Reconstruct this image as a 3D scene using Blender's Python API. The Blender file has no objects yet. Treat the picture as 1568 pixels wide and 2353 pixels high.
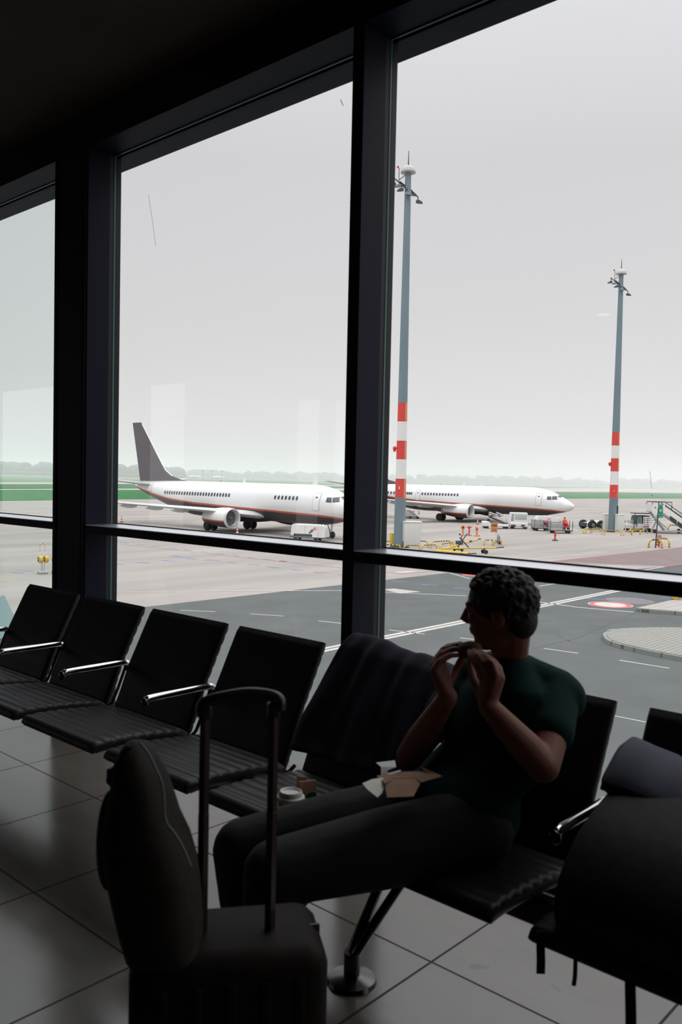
import bpy, bmesh, math, random
from mathutils import Vector, Matrix
random.seed(7)
SC = bpy.context.scene
COL = SC.collection
PI = math.pi
# ------------------------------------------------------------------ camera model (fitted to the photograph)
FPX, CW, CH = 1971.5, 1568, 2353
YAW, PITCH, ROLL = -0.738801, 0.039208, -0.021192
EYE = 1.475            # eye height above the lounge floor
DROP = 6.04            # eye height above the apron
AZ = EYE - DROP        # apron level
def _axes():
    y, p, r = YAW, PITCH, ROLL
    F = Vector((math.sin(y)*math.cos(p), math.cos(y)*math.cos(p), -math.sin(p)))
    R = Vector((math.cos(y), -math.sin(y), 0)); D = F.cross(R)
    c, s = math.cos(r), math.sin(r)
    return c*R + s*D, -s*R + c*D, F
CR, CD, CF = _axes()
def ray(px, py):
    return CR*((px-CW/2)/FPX) + CD*((py-CH/2)/FPX) + CF
def at_z(px, py, z):
    v = ray(px, py); t = (z-EYE)/v.z
    return Vector((v.x*t, v.y*t, z))
def at_d(px, py, d):
    v = ray(px, py); return Vector((0, 0, EYE)) + v*d
def at_y(px, py, Y):
    v = ray(px, py); return Vector((0, 0, EYE)) + v*(Y/v.y)
def at_x(px, py, X):
    v = ray(px, py); return Vector((0, 0, EYE)) + v*(X/v.x)
def G(px, py, dz=0.0):
    p = at_z(px, py, AZ); p.z += dz; return p
def mpp(P):            # metres per pixel at a point
    return (Vector(P)-Vector((0, 0, EYE))).dot(CF)/FPX
HR = Vector((math.cos(YAW), -math.sin(YAW), 0))   # level direction to the right of the view
HF = Vector((math.sin(YAW), math.cos(YAW), 0))    # level direction away from the viewer
VIEWA = math.atan2(HR.y, HR.x)

# ------------------------------------------------------------------ materials
MATS = {}
def srgb(*c):
    return tuple(((x/255)/12.92 if x/255 <= .04045 else ((x/255+.055)/1.055)**2.4) for x in c)
def mat(name, col, rough=.6, metal=0., var=0., scale=8., bump=0., spec=.5, coat=0., stretch=None, sheen=0.):
    if name in MATS: return MATS[name]
    m = bpy.data.materials.new(name); m.use_nodes = True
    nt = m.node_tree; b = nt.nodes['Principled BSDF']
    b.inputs['Base Color'].default_value = (*col, 1); b.inputs['Roughness'].default_value = rough
    b.inputs['Metallic'].default_value = metal; b.inputs['Specular IOR Level'].default_value = spec
    if coat: b.inputs['Coat Weight'].default_value = coat; b.inputs['Coat Roughness'].default_value = .1
    if sheen: b.inputs['Sheen Weight'].default_value = sheen
    tc = nt.nodes.new('ShaderNodeTexCoord'); mp = nt.nodes.new('ShaderNodeMapping')
    nt.links.new(tc.outputs['Object'], mp.inputs['Vector'])
    if stretch: mp.inputs['Scale'].default_value = stretch
    n = nt.nodes.new('ShaderNodeTexNoise'); n.inputs['Scale'].default_value = scale; n.inputs['Detail'].default_value = 5
    nt.links.new(mp.outputs['Vector'], n.inputs['Vector'])
    mr = nt.nodes.new('ShaderNodeMapRange'); mr.inputs['From Min'].default_value = .3; mr.inputs['From Max'].default_value = .7
    mr.inputs['To Min'].default_value = 1-var; mr.inputs['To Max'].default_value = 1+var
    nt.links.new(n.outputs['Fac'], mr.inputs['Value'])
    mx = nt.nodes.new('ShaderNodeVectorMath'); mx.operation = 'SCALE'; mx.inputs[0].default_value = col
    nt.links.new(mr.outputs['Result'], mx.inputs['Scale']); nt.links.new(mx.outputs['Vector'], b.inputs['Base Color'])
    if bump:
        bp = nt.nodes.new('ShaderNodeBump'); bp.inputs['Strength'].default_value = bump; bp.inputs['Distance'].default_value = .01
        nt.links.new(n.outputs['Fac'], bp.inputs['Height']); nt.links.new(bp.outputs['Normal'], b.inputs['Normal'])
    MATS[name] = m
    return m

# ------------------------------------------------------------------ mesh builder
class MB:
    def __init__(s): s.v = []; s.f = []; s.m = []
    def add(s, vs, fs, mi=0):
        o = len(s.v); s.v += [tuple(v) for v in vs]
        for f in fs: s.f.append([i+o for i in f]); s.m.append(mi)
        return s
    def box(s, c, d, M=None, mi=0, bev=0.):
        x, y, z = d[0]/2, d[1]/2, d[2]/2
        if bev <= 0:
            vs = [Vector((a*x, b*y, e*z)) for e in (-1, 1) for a, b in ((-1, -1), (1, -1), (1, 1), (-1, 1))]
            fs = [(3, 2, 1, 0), (4, 5, 6, 7), (0, 1, 5, 4), (1, 2, 6, 5), (2, 3, 7, 6), (3, 0, 4, 7)]
        else:
            bm = bmesh.new(); bmesh.ops.create_cube(bm, size=1)
            for v in bm.verts: v.co = Vector((v.co.x*d[0], v.co.y*d[1], v.co.z*d[2]))
            bmesh.ops.bevel(bm, geom=bm.edges[:], offset=min(bev, .49*min(d)), segments=3, profile=.5, affect='EDGES')
            bm.verts.index_update(); vs = [v.co.copy() for v in bm.verts]; fs = [[v.index for v in f.verts] for f in bm.faces]; bm.free()
        c = Vector(c)
        return s.add([c + (M @ v if M else v) for v in vs], fs, mi)
    def rings(s, rs, mi=0, caps=True, closed=False, mis=None):
        n = len(rs[0]); vs = [p for r in rs for p in r]; o = len(s.v); s.v += [tuple(p) for p in vs]
        K = len(rs)
        for k in range(K if closed else K-1):
            k2 = (k+1) % K
            for i in range(n):
                j = (i+1) % n
                s.f.append([o+k*n+i, o+k*n+j, o+k2*n+j, o+k2*n+i]); s.m.append(mis[k] if mis else mi)
        if caps and not closed:
            s.f.append([o+i for i in range(n)][::-1]); s.m.append(mis[0] if mis else mi)
            s.f.append([o+(K-1)*n+i for i in range(n)]); s.m.append(mis[-1] if mis else mi)
        return s
    def tube(s, path, r, n=8, mi=0, caps=True, mis=None, flat=1.):
        P = [Vector(p) for p in path]; K = len(P); rr = r if isinstance(r, (list, tuple)) else [r]*K
        T = [(P[min(i+1, K-1)]-P[max(i-1, 0)]).normalized() for i in range(K)]
        up = Vector((0, 0, 1)) if abs(T[0].z) < .9 else Vector((1, 0, 0))
        N = (up - T[0]*up.dot(T[0])).normalized(); rs = []
        for i in range(K):
            N = (N - T[i]*N.dot(T[i])).normalized(); B = T[i].cross(N)
            rs.append([P[i] + (N*math.cos(2*PI*k/n)*flat + B*math.sin(2*PI*k/n))*rr[i] for k in range(n)])
        return s.rings(rs, mi, caps, mis=mis)
    def cyl(s, a, b, r0, r1=None, n=16, mi=0):
        return s.tube([a, b], [r0, r0 if r1 is None else r1], n, mi)
    def lathe(s, prof, c=(0, 0, 0), n=24, mi=0, axis='z', mis=None):
        c = Vector(c); rs = []
        for r, h in prof:
            ring = []
            for k in range(n):
                a = 2*PI*k/n; x, y = r*math.cos(a), r*math.sin(a)
                ring.append(c + (Vector((x, y, h)) if axis == 'z' else Vector((h, x, y)) if axis == 'x' else Vector((y, h, x))))
            rs.append(ring)
        return s.rings(rs, mi, True, mis=mis)
    def ell(s, c, d, M=None, n=16, m=10, mi=0):
        c = Vector(c); rs = []
        for j in range(m+1):
            th = PI*(j/m); th = min(max(th, .02), PI-.02)
            ring = []
            for k in range(n):
                a = 2*PI*k/n
                v = Vector((d[0]*math.sin(th)*math.cos(a), d[1]*math.sin(th)*math.sin(a), -d[2]*math.cos(th)))
                ring.append(c + (M @ v if M else v))
            rs.append(ring)
        return s.rings(rs, mi)
    def prism(s, poly, vec, mi=0):
        P = [Vector(p) for p in poly]; vec = Vector(vec); n = len(P); o = len(s.v)
        s.v += [tuple(p) for p in P] + [tuple(p+vec) for p in P]
        s.f.append([o+i for i in range(n)][::-1]); s.f.append([o+n+i for i in range(n)]); s.m += [mi, mi]
        for i in range(n):
            j = (i+1) % n; s.f.append([o+i, o+j, o+n+j, o+n+i]); s.m.append(mi)
        return s
    def xf(s, M):
        s.v = [tuple(M @ Vector(v)) for v in s.v]; return s
    def build(s, name, mats, parent=None, smooth=True, ang=35, origin=None):
        me = bpy.data.meshes.new(name)
        vs = s.v
        o = bpy.data.objects.new(name, me); COL.objects.link(o)
        if parent is None:
            c = Vector(origin) if origin is not None else Vector(tuple((min(v[i] for v in vs)+max(v[i] for v in vs))/2 for i in range(2)) + (min(v[2] for v in vs),))
            vs = [(v[0]-c.x, v[1]-c.y, v[2]-c.z) for v in vs]; o.location = c
        me.from_pydata(vs, [], s.f)
        for m in (mats if isinstance(mats, (list, tuple)) else [mats]): me.materials.append(m)
        me.polygons.foreach_set('material_index', s.m)
        me.validate(); 
        bm = bmesh.new(); bm.from_mesh(me); bmesh.ops.recalc_face_normals(bm, faces=bm.faces[:]); bm.to_mesh(me); bm.free()
        if smooth:
            me.polygons.foreach_set('use_smooth', [True]*len(me.polygons))
            try: me.set_sharp_from_angle(angle=math.radians(ang))
            except Exception: pass
        if parent is not None: o.parent = parent
        return o
def tag(o, label=None, cat=None, group=None, kind=None):
    if label: o['label'] = label
    if cat: o['category'] = cat
    if group: o['group'] = group
    if kind: o['kind'] = kind
    return o
def thing(name, label, cat, loc=(0, 0, 0), rz=0., group=None):
    o = bpy.data.objects.new(name, None); COL.objects.link(o); o.location = loc; o.rotation_euler = (0, 0, rz)
    o.empty_display_size = .1
    return tag(o, label, cat, group)
def copy_tree(o, parent=None):
    c = o.copy(); COL.objects.link(c)
    if parent is not None: c.parent = parent
    for ch in list(o.children): copy_tree(ch, c)
    return c
def rotz(a): return Matrix.Rotation(a, 3, 'Z')
def smooth_path(pts, sub=6):
    P = [Vector(p) for p in pts]; out = []
    for i in range(len(P)-1):
        p0, p1, p2, p3 = P[max(i-1, 0)], P[i], P[i+1], P[min(i+2, len(P)-1)]
        for k in range(sub):
            t = k/sub
            out.append(.5*((2*p1)+(-p0+p2)*t+(2*p0-5*p1+4*p2-p3)*t*t+(-p0+3*p1-3*p2+p3)*t**3))
    out.append(P[-1]); return out
def voxel(o, size, smooth_it=4, disp=0.):
    m = o.modifiers.new('r', 'REMESH'); m.mode = 'VOXEL'; m.voxel_size = size; m.use_smooth_shade = True
    s = o.modifiers.new('s', 'SMOOTH'); s.factor = .5; s.iterations = smooth_it
    dg = bpy.context.evaluated_depsgraph_get()
    me = bpy.data.meshes.new_from_object(o.evaluated_get(dg))
    old = o.data; mats = [x for x in old.materials]
    o.modifiers.clear(); o.data = me; me.materials.clear()
    for x in mats: me.materials.append(x)
    me.polygons.foreach_set('material_index', [0]*len(me.polygons))
    me.polygons.foreach_set('use_smooth', [True]*len(me.polygons))
    bpy.data.meshes.remove(old)
    return o
def text_mesh(body, size, name, m, parent, loc, rot, extrude=.002, bold=0.):
    cu = bpy.data.curves.new(name, 'FONT'); cu.body = body; cu.size = size; cu.align_x = 'CENTER'; cu.align_y = 'CENTER'; cu.extrude = extrude; cu.offset = bold
    t = bpy.data.objects.new('tmp', cu); COL.objects.link(t)
    dg = bpy.context.evaluated_depsgraph_get(); me = bpy.data.meshes.new_from_object(t.evaluated_get(dg))
    bpy.data.objects.remove(t); bpy.data.curves.remove(cu)
    o = bpy.data.objects.new(name, me); COL.objects.link(o); me.materials.clear(); me.materials.append(m)
    o.parent = parent; o.location = loc; o.rotation_euler = rot
    return o
# ================================================================== ROOM
M_floor = None
def make_floor_mat():
    m = bpy.data.materials.new('polished_stone_tile'); m.use_nodes = True; nt = m.node_tree; b = nt.nodes['Principled BSDF']
    tc = nt.nodes.new('ShaderNodeTexCoord')
    br = nt.nodes.new('ShaderNodeTexBrick'); br.offset = 0.; br.squash = 1.
    mp = nt.nodes.new('ShaderNodeMapping'); nt.links.new(tc.outputs['Object'], mp.inputs['Vector'])
    T = .6305
    # joints fitted to the photograph: x = -1.51 + k T, y = 2.109 + k T
    mp.inputs['Location'].default_value = (1.507 + 40*T, -2.109 + 20*T, 0)
    nt.links.new(mp.outputs['Vector'], br.inputs['Vector'])
    br.inputs['Scale'].default_value = 1.; br.inputs['Brick Width'].default_value = T; br.inputs['Row Height'].default_value = T
    br.inputs['Mortar Size'].default_value = .005; br.inputs['Mortar Smooth'].default_value = .3; br.inputs['Bias'].default_value = 0
    br.inputs['Color1'].default_value = (.185, .165, .142, 1); br.inputs['Color2'].default_value = (.17, .152, .132, 1); br.inputs['Mortar'].default_value = (.055, .045, .04, 1)
    n = nt.nodes.new('ShaderNodeTexNoise'); n.inputs['Scale'].default_value = 5; n.inputs['Detail'].default_value = 8
    mp2 = nt.nodes.new('ShaderNodeMapping'); mp2.inputs['Scale'].default_value = (1, 3, 1); nt.links.new(tc.outputs['Object'], mp2.inputs['Vector'])
    nt.links.new(mp2.outputs['Vector'], n.inputs['Vector'])
    mx = nt.nodes.new('ShaderNodeMix'); mx.data_type = 'RGBA'; mx.blend_type = 'MULTIPLY'; mx.inputs['Factor'].default_value = .35
    nt.links.new(br.outputs['Color'], mx.inputs['A']); nt.links.new(n.outputs['Color'], mx.inputs['B'])
    n2 = nt.nodes.new('ShaderNodeTexNoise'); n2.inputs['Scale'].default_value = 9; n2.inputs['Detail'].default_value = 3
    nt.links.new(tc.outputs['Object'], n2.inputs['Vector'])
    cr = nt.nodes.new('ShaderNodeValToRGB'); cr.color_ramp.elements[0].position = .68; cr.color_ramp.elements[0].color = (1, 1, 1, 1)
    cr.color_ramp.elements[1].position = .76; cr.color_ramp.elements[1].color = (.5, .42, .36, 1); nt.links.new(n2.outputs['Fac'], cr.inputs['Fac'])
    mx2 = nt.nodes.new('ShaderNodeMix'); mx2.data_type = 'RGBA'; mx2.blend_type = 'MULTIPLY'; mx2.inputs['Factor'].default_value = 1.
    nt.links.new(mx.outputs['Result'], mx2.inputs['A']); nt.links.new(cr.outputs['Color'], mx2.inputs['B'])
    nt.links.new(mx2.outputs['Result'], b.inputs['Base Color'])
    mr = nt.nodes.new('ShaderNodeMapRange'); mr.inputs['To Min'].default_value = .12; mr.inputs['To Max'].default_value = .24
    nt.links.new(n.outputs['Fac'], mr.inputs['Value']); nt.links.new(mr.outputs['Result'], b.inputs['Roughness'])
    b.inputs['IOR'].default_value = 1.75
    sm = nt.nodes.new('ShaderNodeMapRange'); sm.inputs['To Min'].default_value = .5; sm.inputs['To Max'].default_value = .02
    nt.links.new(br.outputs['Fac'], sm.inputs['Value']); nt.links.new(sm.outputs['Result'], b.inputs['Specular IOR Level'])
    return m
M_floor = make_floor_mat()
M_frame = mat('dark_anodised_frame', (.009, .0108, .027), .55, .0, .1, 3, spec=.16)
M_frame_side = M_frame
M_ledge = mat('satin_metal_ledge', (.84, .86, .90), .30, 1.0, .03, 4)
M_ceil = mat('dark_brown_ceiling', (.07, .045, .032), .9, 0, .15, 2)
M_wall = mat('dark_lounge_wall', (.03, .023, .02), .9, 0, .15, 2)
M_gasket = mat('black_gasket', (.012, .012, .016), .6)
M_seal = mat('green_glass_edge', (.08, .20, .20), .3)
M_strip = mat('worn_metal_strip', (.12, .115, .10), .35, .6, .2, 10)
def glass_mat(name, tint, refl=1.):
    m = bpy.data.materials.new(name); m.use_nodes = True; nt = m.node_tree; nt.nodes.clear()
    out = nt.nodes.new('ShaderNodeOutputMaterial'); tr = nt.nodes.new('ShaderNodeBsdfTransparent'); gl = nt.nodes.new('ShaderNodeBsdfGlossy')
    tr.inputs['Color'].default_value = (*tint, 1); gl.inputs['Roughness'].default_value = 0.0; gl.inputs['Color'].default_value = (.97, .97, .95, 1)
    fr = nt.nodes.new('ShaderNodeFresnel'); fr.inputs['IOR'].default_value = 1.45
    n = nt.nodes.new('ShaderNodeTexNoise'); tc = nt.nodes.new('ShaderNodeTexCoord'); nt.links.new(tc.outputs['Object'], n.inputs['Vector'])
    n.inputs['Scale'].default_value = .9; n.inputs['Detail'].default_value = 6
    mr = nt.nodes.new('ShaderNodeMapRange'); mr.inputs['To Min'].default_value = .9*refl; mr.inputs['To Max'].default_value = 1.2*refl
    nt.links.new(n.outputs['Fac'], mr.inputs['Value'])
    mu = nt.nodes.new('ShaderNodeMath'); mu.operation = 'MULTIPLY'; nt.links.new(fr.outputs['Fac'], mu.inputs[0]); nt.links.new(mr.outputs['Result'], mu.inputs[1])
    mx = nt.nodes.new('ShaderNodeMixShader'); nt.links.new(mu.outputs[0], mx.inputs['Fac']); nt.links.new(tr.outputs[0], mx.inputs[1]); nt.links.new(gl.outputs[0], mx.inputs[2])
    nt.links.new(mx.outputs[0], out.inputs['Surface'])
    return m
RX0, RX1, RY0, RY1, RZ = -22.0, 2.6, -4.3, 2.56, 3.49
FY = 2.60; GY = 2.81          # front face of the frame, glass plane
TZ0, TZ1 = 1.137, 1.184        # transom
HZ = 3.282                      # underside of the head beam
def st(name, mb, m, label=None, smooth=False, parent=None):
    o = mb.build(name, m, parent, smooth=smooth)
    if parent is None: o['kind'] = 'structure'
    if label: o['label'] = label
    return o
o = MB().box(((RX0+RX1)/2, (RY0+RY1)/2, -.05), (RX1-RX0, RY1-RY0, .1)).build('floor', M_floor, smooth=False, origin=(0, 0, 0))
tag(o, 'polished grey stone tile floor with dark joints', kind='structure')
st('ceiling', MB().box(((RX0+RX1)/2, (RY0+FY)/2, RZ+.06), (RX1-RX0, FY-RY0, .12)), M_ceil, 'dark brown lounge ceiling')
st('wall_left', MB().box((RX0-.06, (RY0+FY)/2, RZ/2), (.12, FY-RY0, RZ)), M_wall)
st('wall_right', MB().box((RX1+.06, (RY0+FY)/2, RZ/2), (.12, FY-RY0, RZ)), M_wall)
# back wall: dark panels with tall bright openings (the lounge windows on the other side)
BACKW = MB()
openings = []
OPN = [(-20.5, -16.6, .5, 3.42), (-14.3, -13.05, .5, 3.22), (-10.15, -9.55, .5, 2.74), (-9.3, -8.5, .5, 2.70)]
cur = RX0
for a, b, z0, z1 in OPN:
    BACKW.box(((cur+a)/2, RY0-.06, RZ/2), (a-cur, .12, RZ)); BACKW.box(((a+b)/2, RY0-.06, z0/2), (b-a, .12, z0)); BACKW.box(((a+b)/2, RY0-.06, (z1+RZ)/2), (b-a, .12, RZ-z1)); cur = b
BACKW.box(((cur+RX1)/2, RY0-.06, RZ/2), (RX1-cur, .12, RZ))
st('wall_back', BACKW, M_wall, 'dark back wall of the lounge with a few tall openings')
# floor edge strip and bottom rail under the glass
mb = MB(); mb.box(((RX0+RX1)/2, 2.578, -.02), (RX1-RX0, .036, .05))
st('baseboard_window', mb, M_strip, 'metal edge strip where the tiles meet the window wall')
mb = MB(); mb.box(((RX0+RX1)/2, 2.60+.13, -.015), (RX1-RX0, .26, .07)); mb.box(((RX0+RX1)/2, 2.60+.20, .07), (RX1-RX0, .10, .10))
st('trim_1', mb, M_strip, 'low sill rail below the glass')
# head beam
mb = MB(); mb.box(((RX0+RX1)/2, (FY+2.95)/2, (HZ+RZ+.2)/2), (RX1-RX0, 2.95-FY, RZ+.2-HZ)); mb.box(((RX0+RX1)/2, 2.80, HZ-.004), (RX1-RX0, .02, .012), mi=0)
st('trim_2', mb, M_frame, 'dark head beam above the glass')
mb = MB(); mb.box(((RX0+RX1)/2, 2.772, HZ-.002), (RX1-RX0, .010, .006)); st('trim_3', mb, M_seal, 'thin green glass edge below the head beam')
# mullions: front face x0..x1
mulls = [(-20.6, -20.54), (-17.4, -17.34), (-14.9, -14.84), (-12.7, -12.64), (-10.6, -10.54), (-8.35, -8.0), (-6.43, -6.37), (-4.672, -4.321), (-2.357, -2.297), (-.335, -.275), (1.69, 1.75)]
tn = 4
for i, (a, b) in enumerate(mulls):
    lab = {7: 'wide dark window post left of the middle pane', 8: 'slim dark window post in the middle of the view'}.get(i, 'dark window post')
    r = MB(); c = (a+b)/2
    r.box((c, (FY+2.742)/2, HZ/2), (b-a, 2.742-FY, HZ), bev=.004)
    if b-a > .2:
        for xx in (a+.034, b-.046): r.box((xx, FY-.001, HZ/2), (.006, .008, HZ))
        for xx in (a+.016, b-.02): r.box((xx, FY-.003, HZ/2), (.024, .006, HZ))
    o = st('trim_%d' % tn, r, M_frame, lab); tn += 1
    g = MB()
    for sx, xx in ((-1, a), (1, b)):
        g.box((xx - sx*.008, 2.7745, HZ/2), (.014, .011, HZ))
    st('glass_edge', g, M_seal, 'thin green glass edge', parent=o); 
    g2 = MB(); g2.box((c, 2.755, HZ/2), (b-a-.006, .028, HZ)); g2.box((c, 2.797, HZ/2), (b-a, .034, HZ), bev=.003)
    st('gasket', g2, M_gasket, parent=o)
    # children were built in world space: shift into the parent's frame
    for ch in o.children: ch.location = -o.location
# transoms between the posts and panes
GM = [glass_mat('tinted_glass_left', (.865, .92, .91)), glass_mat('clear_glass', (.965, .962, .970))]
edges = [RX0] + [v for m_ in mulls for v in m_] + [RX1]
wn = 1
for i in range(0, len(edges), 2):
    a, b = edges[i], edges[i+1]
    if b-a < .2: continue
    vis = -7 < (a+b)/2 < .5
    t = MB(); t.box(((a+b)/2, (FY+2.80)/2, (TZ0+TZ1)/2-.002), (b-a, 2.80-FY, TZ1-TZ0-.004), bev=.002)
    o = st('trim_%d' % tn, t, M_frame, 'horizontal dark window rail with bright top ledge'); tn += 1
    lc = MB(); lc.box(((a+b)/2, (FY+2.795)/2, TZ1-.002), (b-a, 2.795-FY-.006, .004), bev=.001); ch = st('ledge_cap', lc, M_ledge, parent=o); ch.location = -o.location
    g2 = MB(); g2.box(((a+b)/2, 2.805, TZ1-.012), (b-a, .018, .034))
    ch = st('gasket', g2, M_gasket, parent=o); ch.location = -o.location
    gm = GM[0] if (a+b)/2 < -4.8 else GM[1]
    w = thing('window_%d' % wn, 'glass window bay', 'window', ((a+b)/2, GY, 0)); wn += 1
    del w['category']; w['kind'] = 'structure'
    for nm, z0, z1 in (('pane', TZ1+.012, HZ-.002), ('pane', .12, TZ0-.002)):
        p = MB(); x0, x1 = a-(a+b)/2, b-(a+b)/2
        p.add([(x0, 0, z0), (x1, 0, z0), (x1, 0, z1), (x0, 0, z1)], [(0, 1, 2, 3)])
        p.build(nm, gm, w, smooth=False)

# ================================================================== BEAM SEATING
M_leather = mat('black_ribbed_leather', (.022, .0185, .021), .45, 0, .15, 40, .05, spec=.3)
M_chrome = mat('polished_chrome', (.62, .64, .66), .12, 1., .03, 4)
M_alu = mat('dark_polished_frame', (.10, .095, .095), .22, 1., .05, 4)
S = 1.05
lefts = [-4.285, -3.732, -3.175, -2.589, -2.035, -1.474, -.916]
rights = [-3.797, -3.244, -2.663, -2.120, -1.560, -1.010, -.470]
bench = thing('beam_seating_bench', 'row of black leather airport seats on one beam with chrome armrests', 'bench', (-2.4*S, 1.95, 0))
bl = -Vector(bench.location)
BACK = [(2.168, .405), (2.176, .425), (2.205, .49), (2.226, .545), (2.247, .60), (2.282, .668), (2.317, .738), (2.372, .845)]
def prof_interp(P, n):
    out = []; Ls = [0]
    for i in range(1, len(P)): Ls.append(Ls[-1]+math.dist(P[i-1], P[i]))
    for k in range(n+1):
        t = Ls[-1]*k/n; i = max(j for j in range(len(P)-1) if Ls[j] <= t+1e-9)
        u = (t-Ls[i])/(Ls[i+1]-Ls[i]); out.append((P[i][0]+(P[i+1][0]-P[i][0])*u, P[i][1]+(P[i+1][1]-P[i][1])*u))
    return out
def pad(x0, x1, prof, th, ribs, up, name, round_end):
    # padded sling: ribbed front surface, plain back, swept along the row
    N = ribs*6; pr = prof_interp(prof, N); nx = 8; rows = []
    for side in (0, 1):
        for k in range(N+1):
            y, z = pr[k]
            a, b_ = pr[max(k-1, 0)], pr[min(k+1, N)]
            t = Vector((b_[0]-a[0], b_[1]-a[1])).normalized(); nrm = Vector((t.y, -t.x))*up
            rib = abs(math.sin(PI*k/6))**.45
            e = min(1, min(k, N-k)/3.)
            d = (th*.5*(.72+.28*rib)*(.55+.45*e)) if side == 0 else -th*.5*(.55+.45*e)
            rows.append((y+nrm.x*d, z+nrm.y*d))
    loop = rows[:N+1] + rows[N+1:][::-1]
    rs = []
    xs = [x0, x0+.006, x0+.02] + [x0+(x1-x0)*i/nx for i in range(1, nx)] + [x1-.02, x1-.006, x1]
    cy = sum(p[0] for p in loop)/len(loop); 
    for x in xs:
        e = min(x-x0, x1-x)
        k = 1. if e > .015 else (.86 if e > .004 else .45)
        ring = []
        for i, (y, z) in enumerate(loop):
            j = i if i <= N else 2*N+1-i
            my, mz = pr[j]
            ring.append(Vector((x, my+(y-my)*k, mz+(z-mz)*k)))
        rs.append(ring)
    return MB().rings(rs)
SEATP = [(1.722, .434), (1.735, .445), (1.78, .448), (1.88, .444), (1.99, .434), (2.09, .422), (2.165, .412)]
bounds = [lefts[0]*S-.03] + [(rights[i]+lefts[i+1])/2*S for i in range(6)] + [rights[6]*S+.03]
for i in range(7):
    x0, x1 = lefts[i]*S, rights[i]*S
    s = pad(x0, x1, SEATP, .046, 9, -1, 'seat', 0); o = s.build('seat', M_leather, bench, ang=60); o.location = bl
    s = pad(x0, x1, BACK, .036, 10, 1, 'back', 0); o = s.build('backrest', M_leather, bench, ang=60); o.location = bl
for i, bx in enumerate(bounds):
    if i not in (4, 5):          # the two seats the man spreads over share no armrest
        a = MB()
        pth = smooth_path([(bx, 1.925, .588), (bx, 1.93, .602), (bx, 1.96, .607), (bx, 2.10, .607), (bx, 2.20, .607), (bx, 2.245, .604), (bx, 2.262, .592), (bx, 2.258, .565)], 5)
        a.tube(pth, .0145, 12)
        o = a.build('armrest', M_chrome, bench); o.location = bl
        k_ = MB(); k_.ell((bx, 1.922, .594), (.0195, .013, .0195), n=14, m=8); o = k_.build('armrest_knob', M_alu, bench); o.location = bl
    f_ = MB()   # side rib following seat and back
    pr = prof_interp([(1.98, .402), (2.06, .402), (2.13, .405), (2.175, .43), (2.205, .49), (2.226, .54), (2.250, .60)][:(4 if i in (4, 5) else 7)], 26)
    f_.tube([(bx, y, z) for y, z in pr], .007, 8)
    f_.cyl((bx-.035, 2.10, .40), (bx+.035, 2.10, .40), .015, n=12)
    o = f_.build('side_rib', M_alu, bench); o.location = bl
mb = MB(); mb.box(((bounds[0]+bounds[-1])/2, 2.02, .345), (bounds[-1]-bounds[0]-.05, .06, .075), bev=.012)
o = mb.build('beam', M_alu, bench); o.location = bl
for bx in (bounds[0]-.1, bounds[5]-.0, bounds[7]-.02):
    l = MB()
    for sx in (-1, 1):
        l.tube(smooth_path([(bx+sx*.045+.03, 2.03, .33), (bx+sx*.03+.01, 1.97, .24), (bx+sx*.008-.02, 1.87, .09), (bx-.022, 1.862, .05)], 5), [.017]*16, 10, flat=.8)
    l.cyl((bx-.022, 1.862, .005), (bx-.022, 1.862, .09), .024, n=14); l.lathe([(0, 0), (.075, 0), (.07, .012), (.03, .022), (0, .024)], (bx-.022, 1.862, 0), 24)
    o = l.build('leg', M_alu, bench); o.location = bl

# scratches on the panes
M_scr = mat('glass_scratch', (.45, .44, .48), .8)
def scratch(win, pts, r):
    w = bpy.data.objects[win]; mb = MB(); mb.tube([at_y(px, py, GY-.003)-w.location for px, py in pts], r, 6); mb.build('scratch', M_scr, w)
wins = {o.name: o for o in COL.objects if o.name.startswith('window_')}
def win_at(x): return min((o for o in wins.values() if o.parent is None), key=lambda o: abs(o.location.x-x)).name
scratch(win_at(-3.3), [(341, 447), (346, 478), (350, 503), (358, 566)], .0008)
scratch(win_at(-3.3), [(783, 229), (789, 243)], .0016)
scratch(win_at(-1.3), [(1494, 1082), (1496, 1100), (1498, 1122)], .0006); scratch(win_at(-1.3), [(1498, 1137), (1501, 1139)], .0014)
# ================================================================== MAN
M_skin = mat('skin', (.25, .11, .075), .55, 0, .06, 30, spec=.3)
M_hair = mat('dark_curly_hair', (.012, .009, .008), .7, 0, .2, 60, .3)
M_tee = mat('dark_green_cotton', (.0045, .028, .026), .9, 0, .15, 12, .15, spec=.15)
M_trou = mat('dark_trousers', (.011, .012, .012), .85, 0, .15, 14, .15)
M_shoe = mat('black_shoe', (.012, .012, .012), .6)
def cap(mb, a, b, r0, r1, n=14):
    a, b = Vector(a), Vector(b)
    mb.tube([a, b], [r0, r1], n); mb.ell(a, (r0, r0, r0), n=n, m=8); mb.ell(b, (r1, r1, r1), n=n, m=8)
def chain(mb, pts, rs, n=14):
    for i in range(len(pts)-1): cap(mb, pts[i], pts[i+1], rs[i], rs[i+1], n)
D = at_d
man = thing('person', 'seated man with curly dark hair in dark green t-shirt eating with both hands', 'person', (-1.29, 2.03, 0))
ml = -Vector(man.location)
pel = Vector((-1.33, 2.0, .565)); chest = Vector((-1.275, 2.13, .80)); neckb = Vector((-1.252, 2.09, .99))
lsh = D(1290, 1588, 2.36); rsh = Vector((-1.43, 2.19, .885))
lel = D(1250, 1762, 2.16); lwr = D(1122, 1622, 2.17); rel = D(942, 1738, 2.45); rwr = D(1030, 1602, 2.31)
hipL, hipR = Vector((-1.25, 1.94, .545)), Vector((-1.43, 1.97, .535))
kneeL, kneeR = D(632, 2005, 2.10), D(556, 1950, 2.32)
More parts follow.
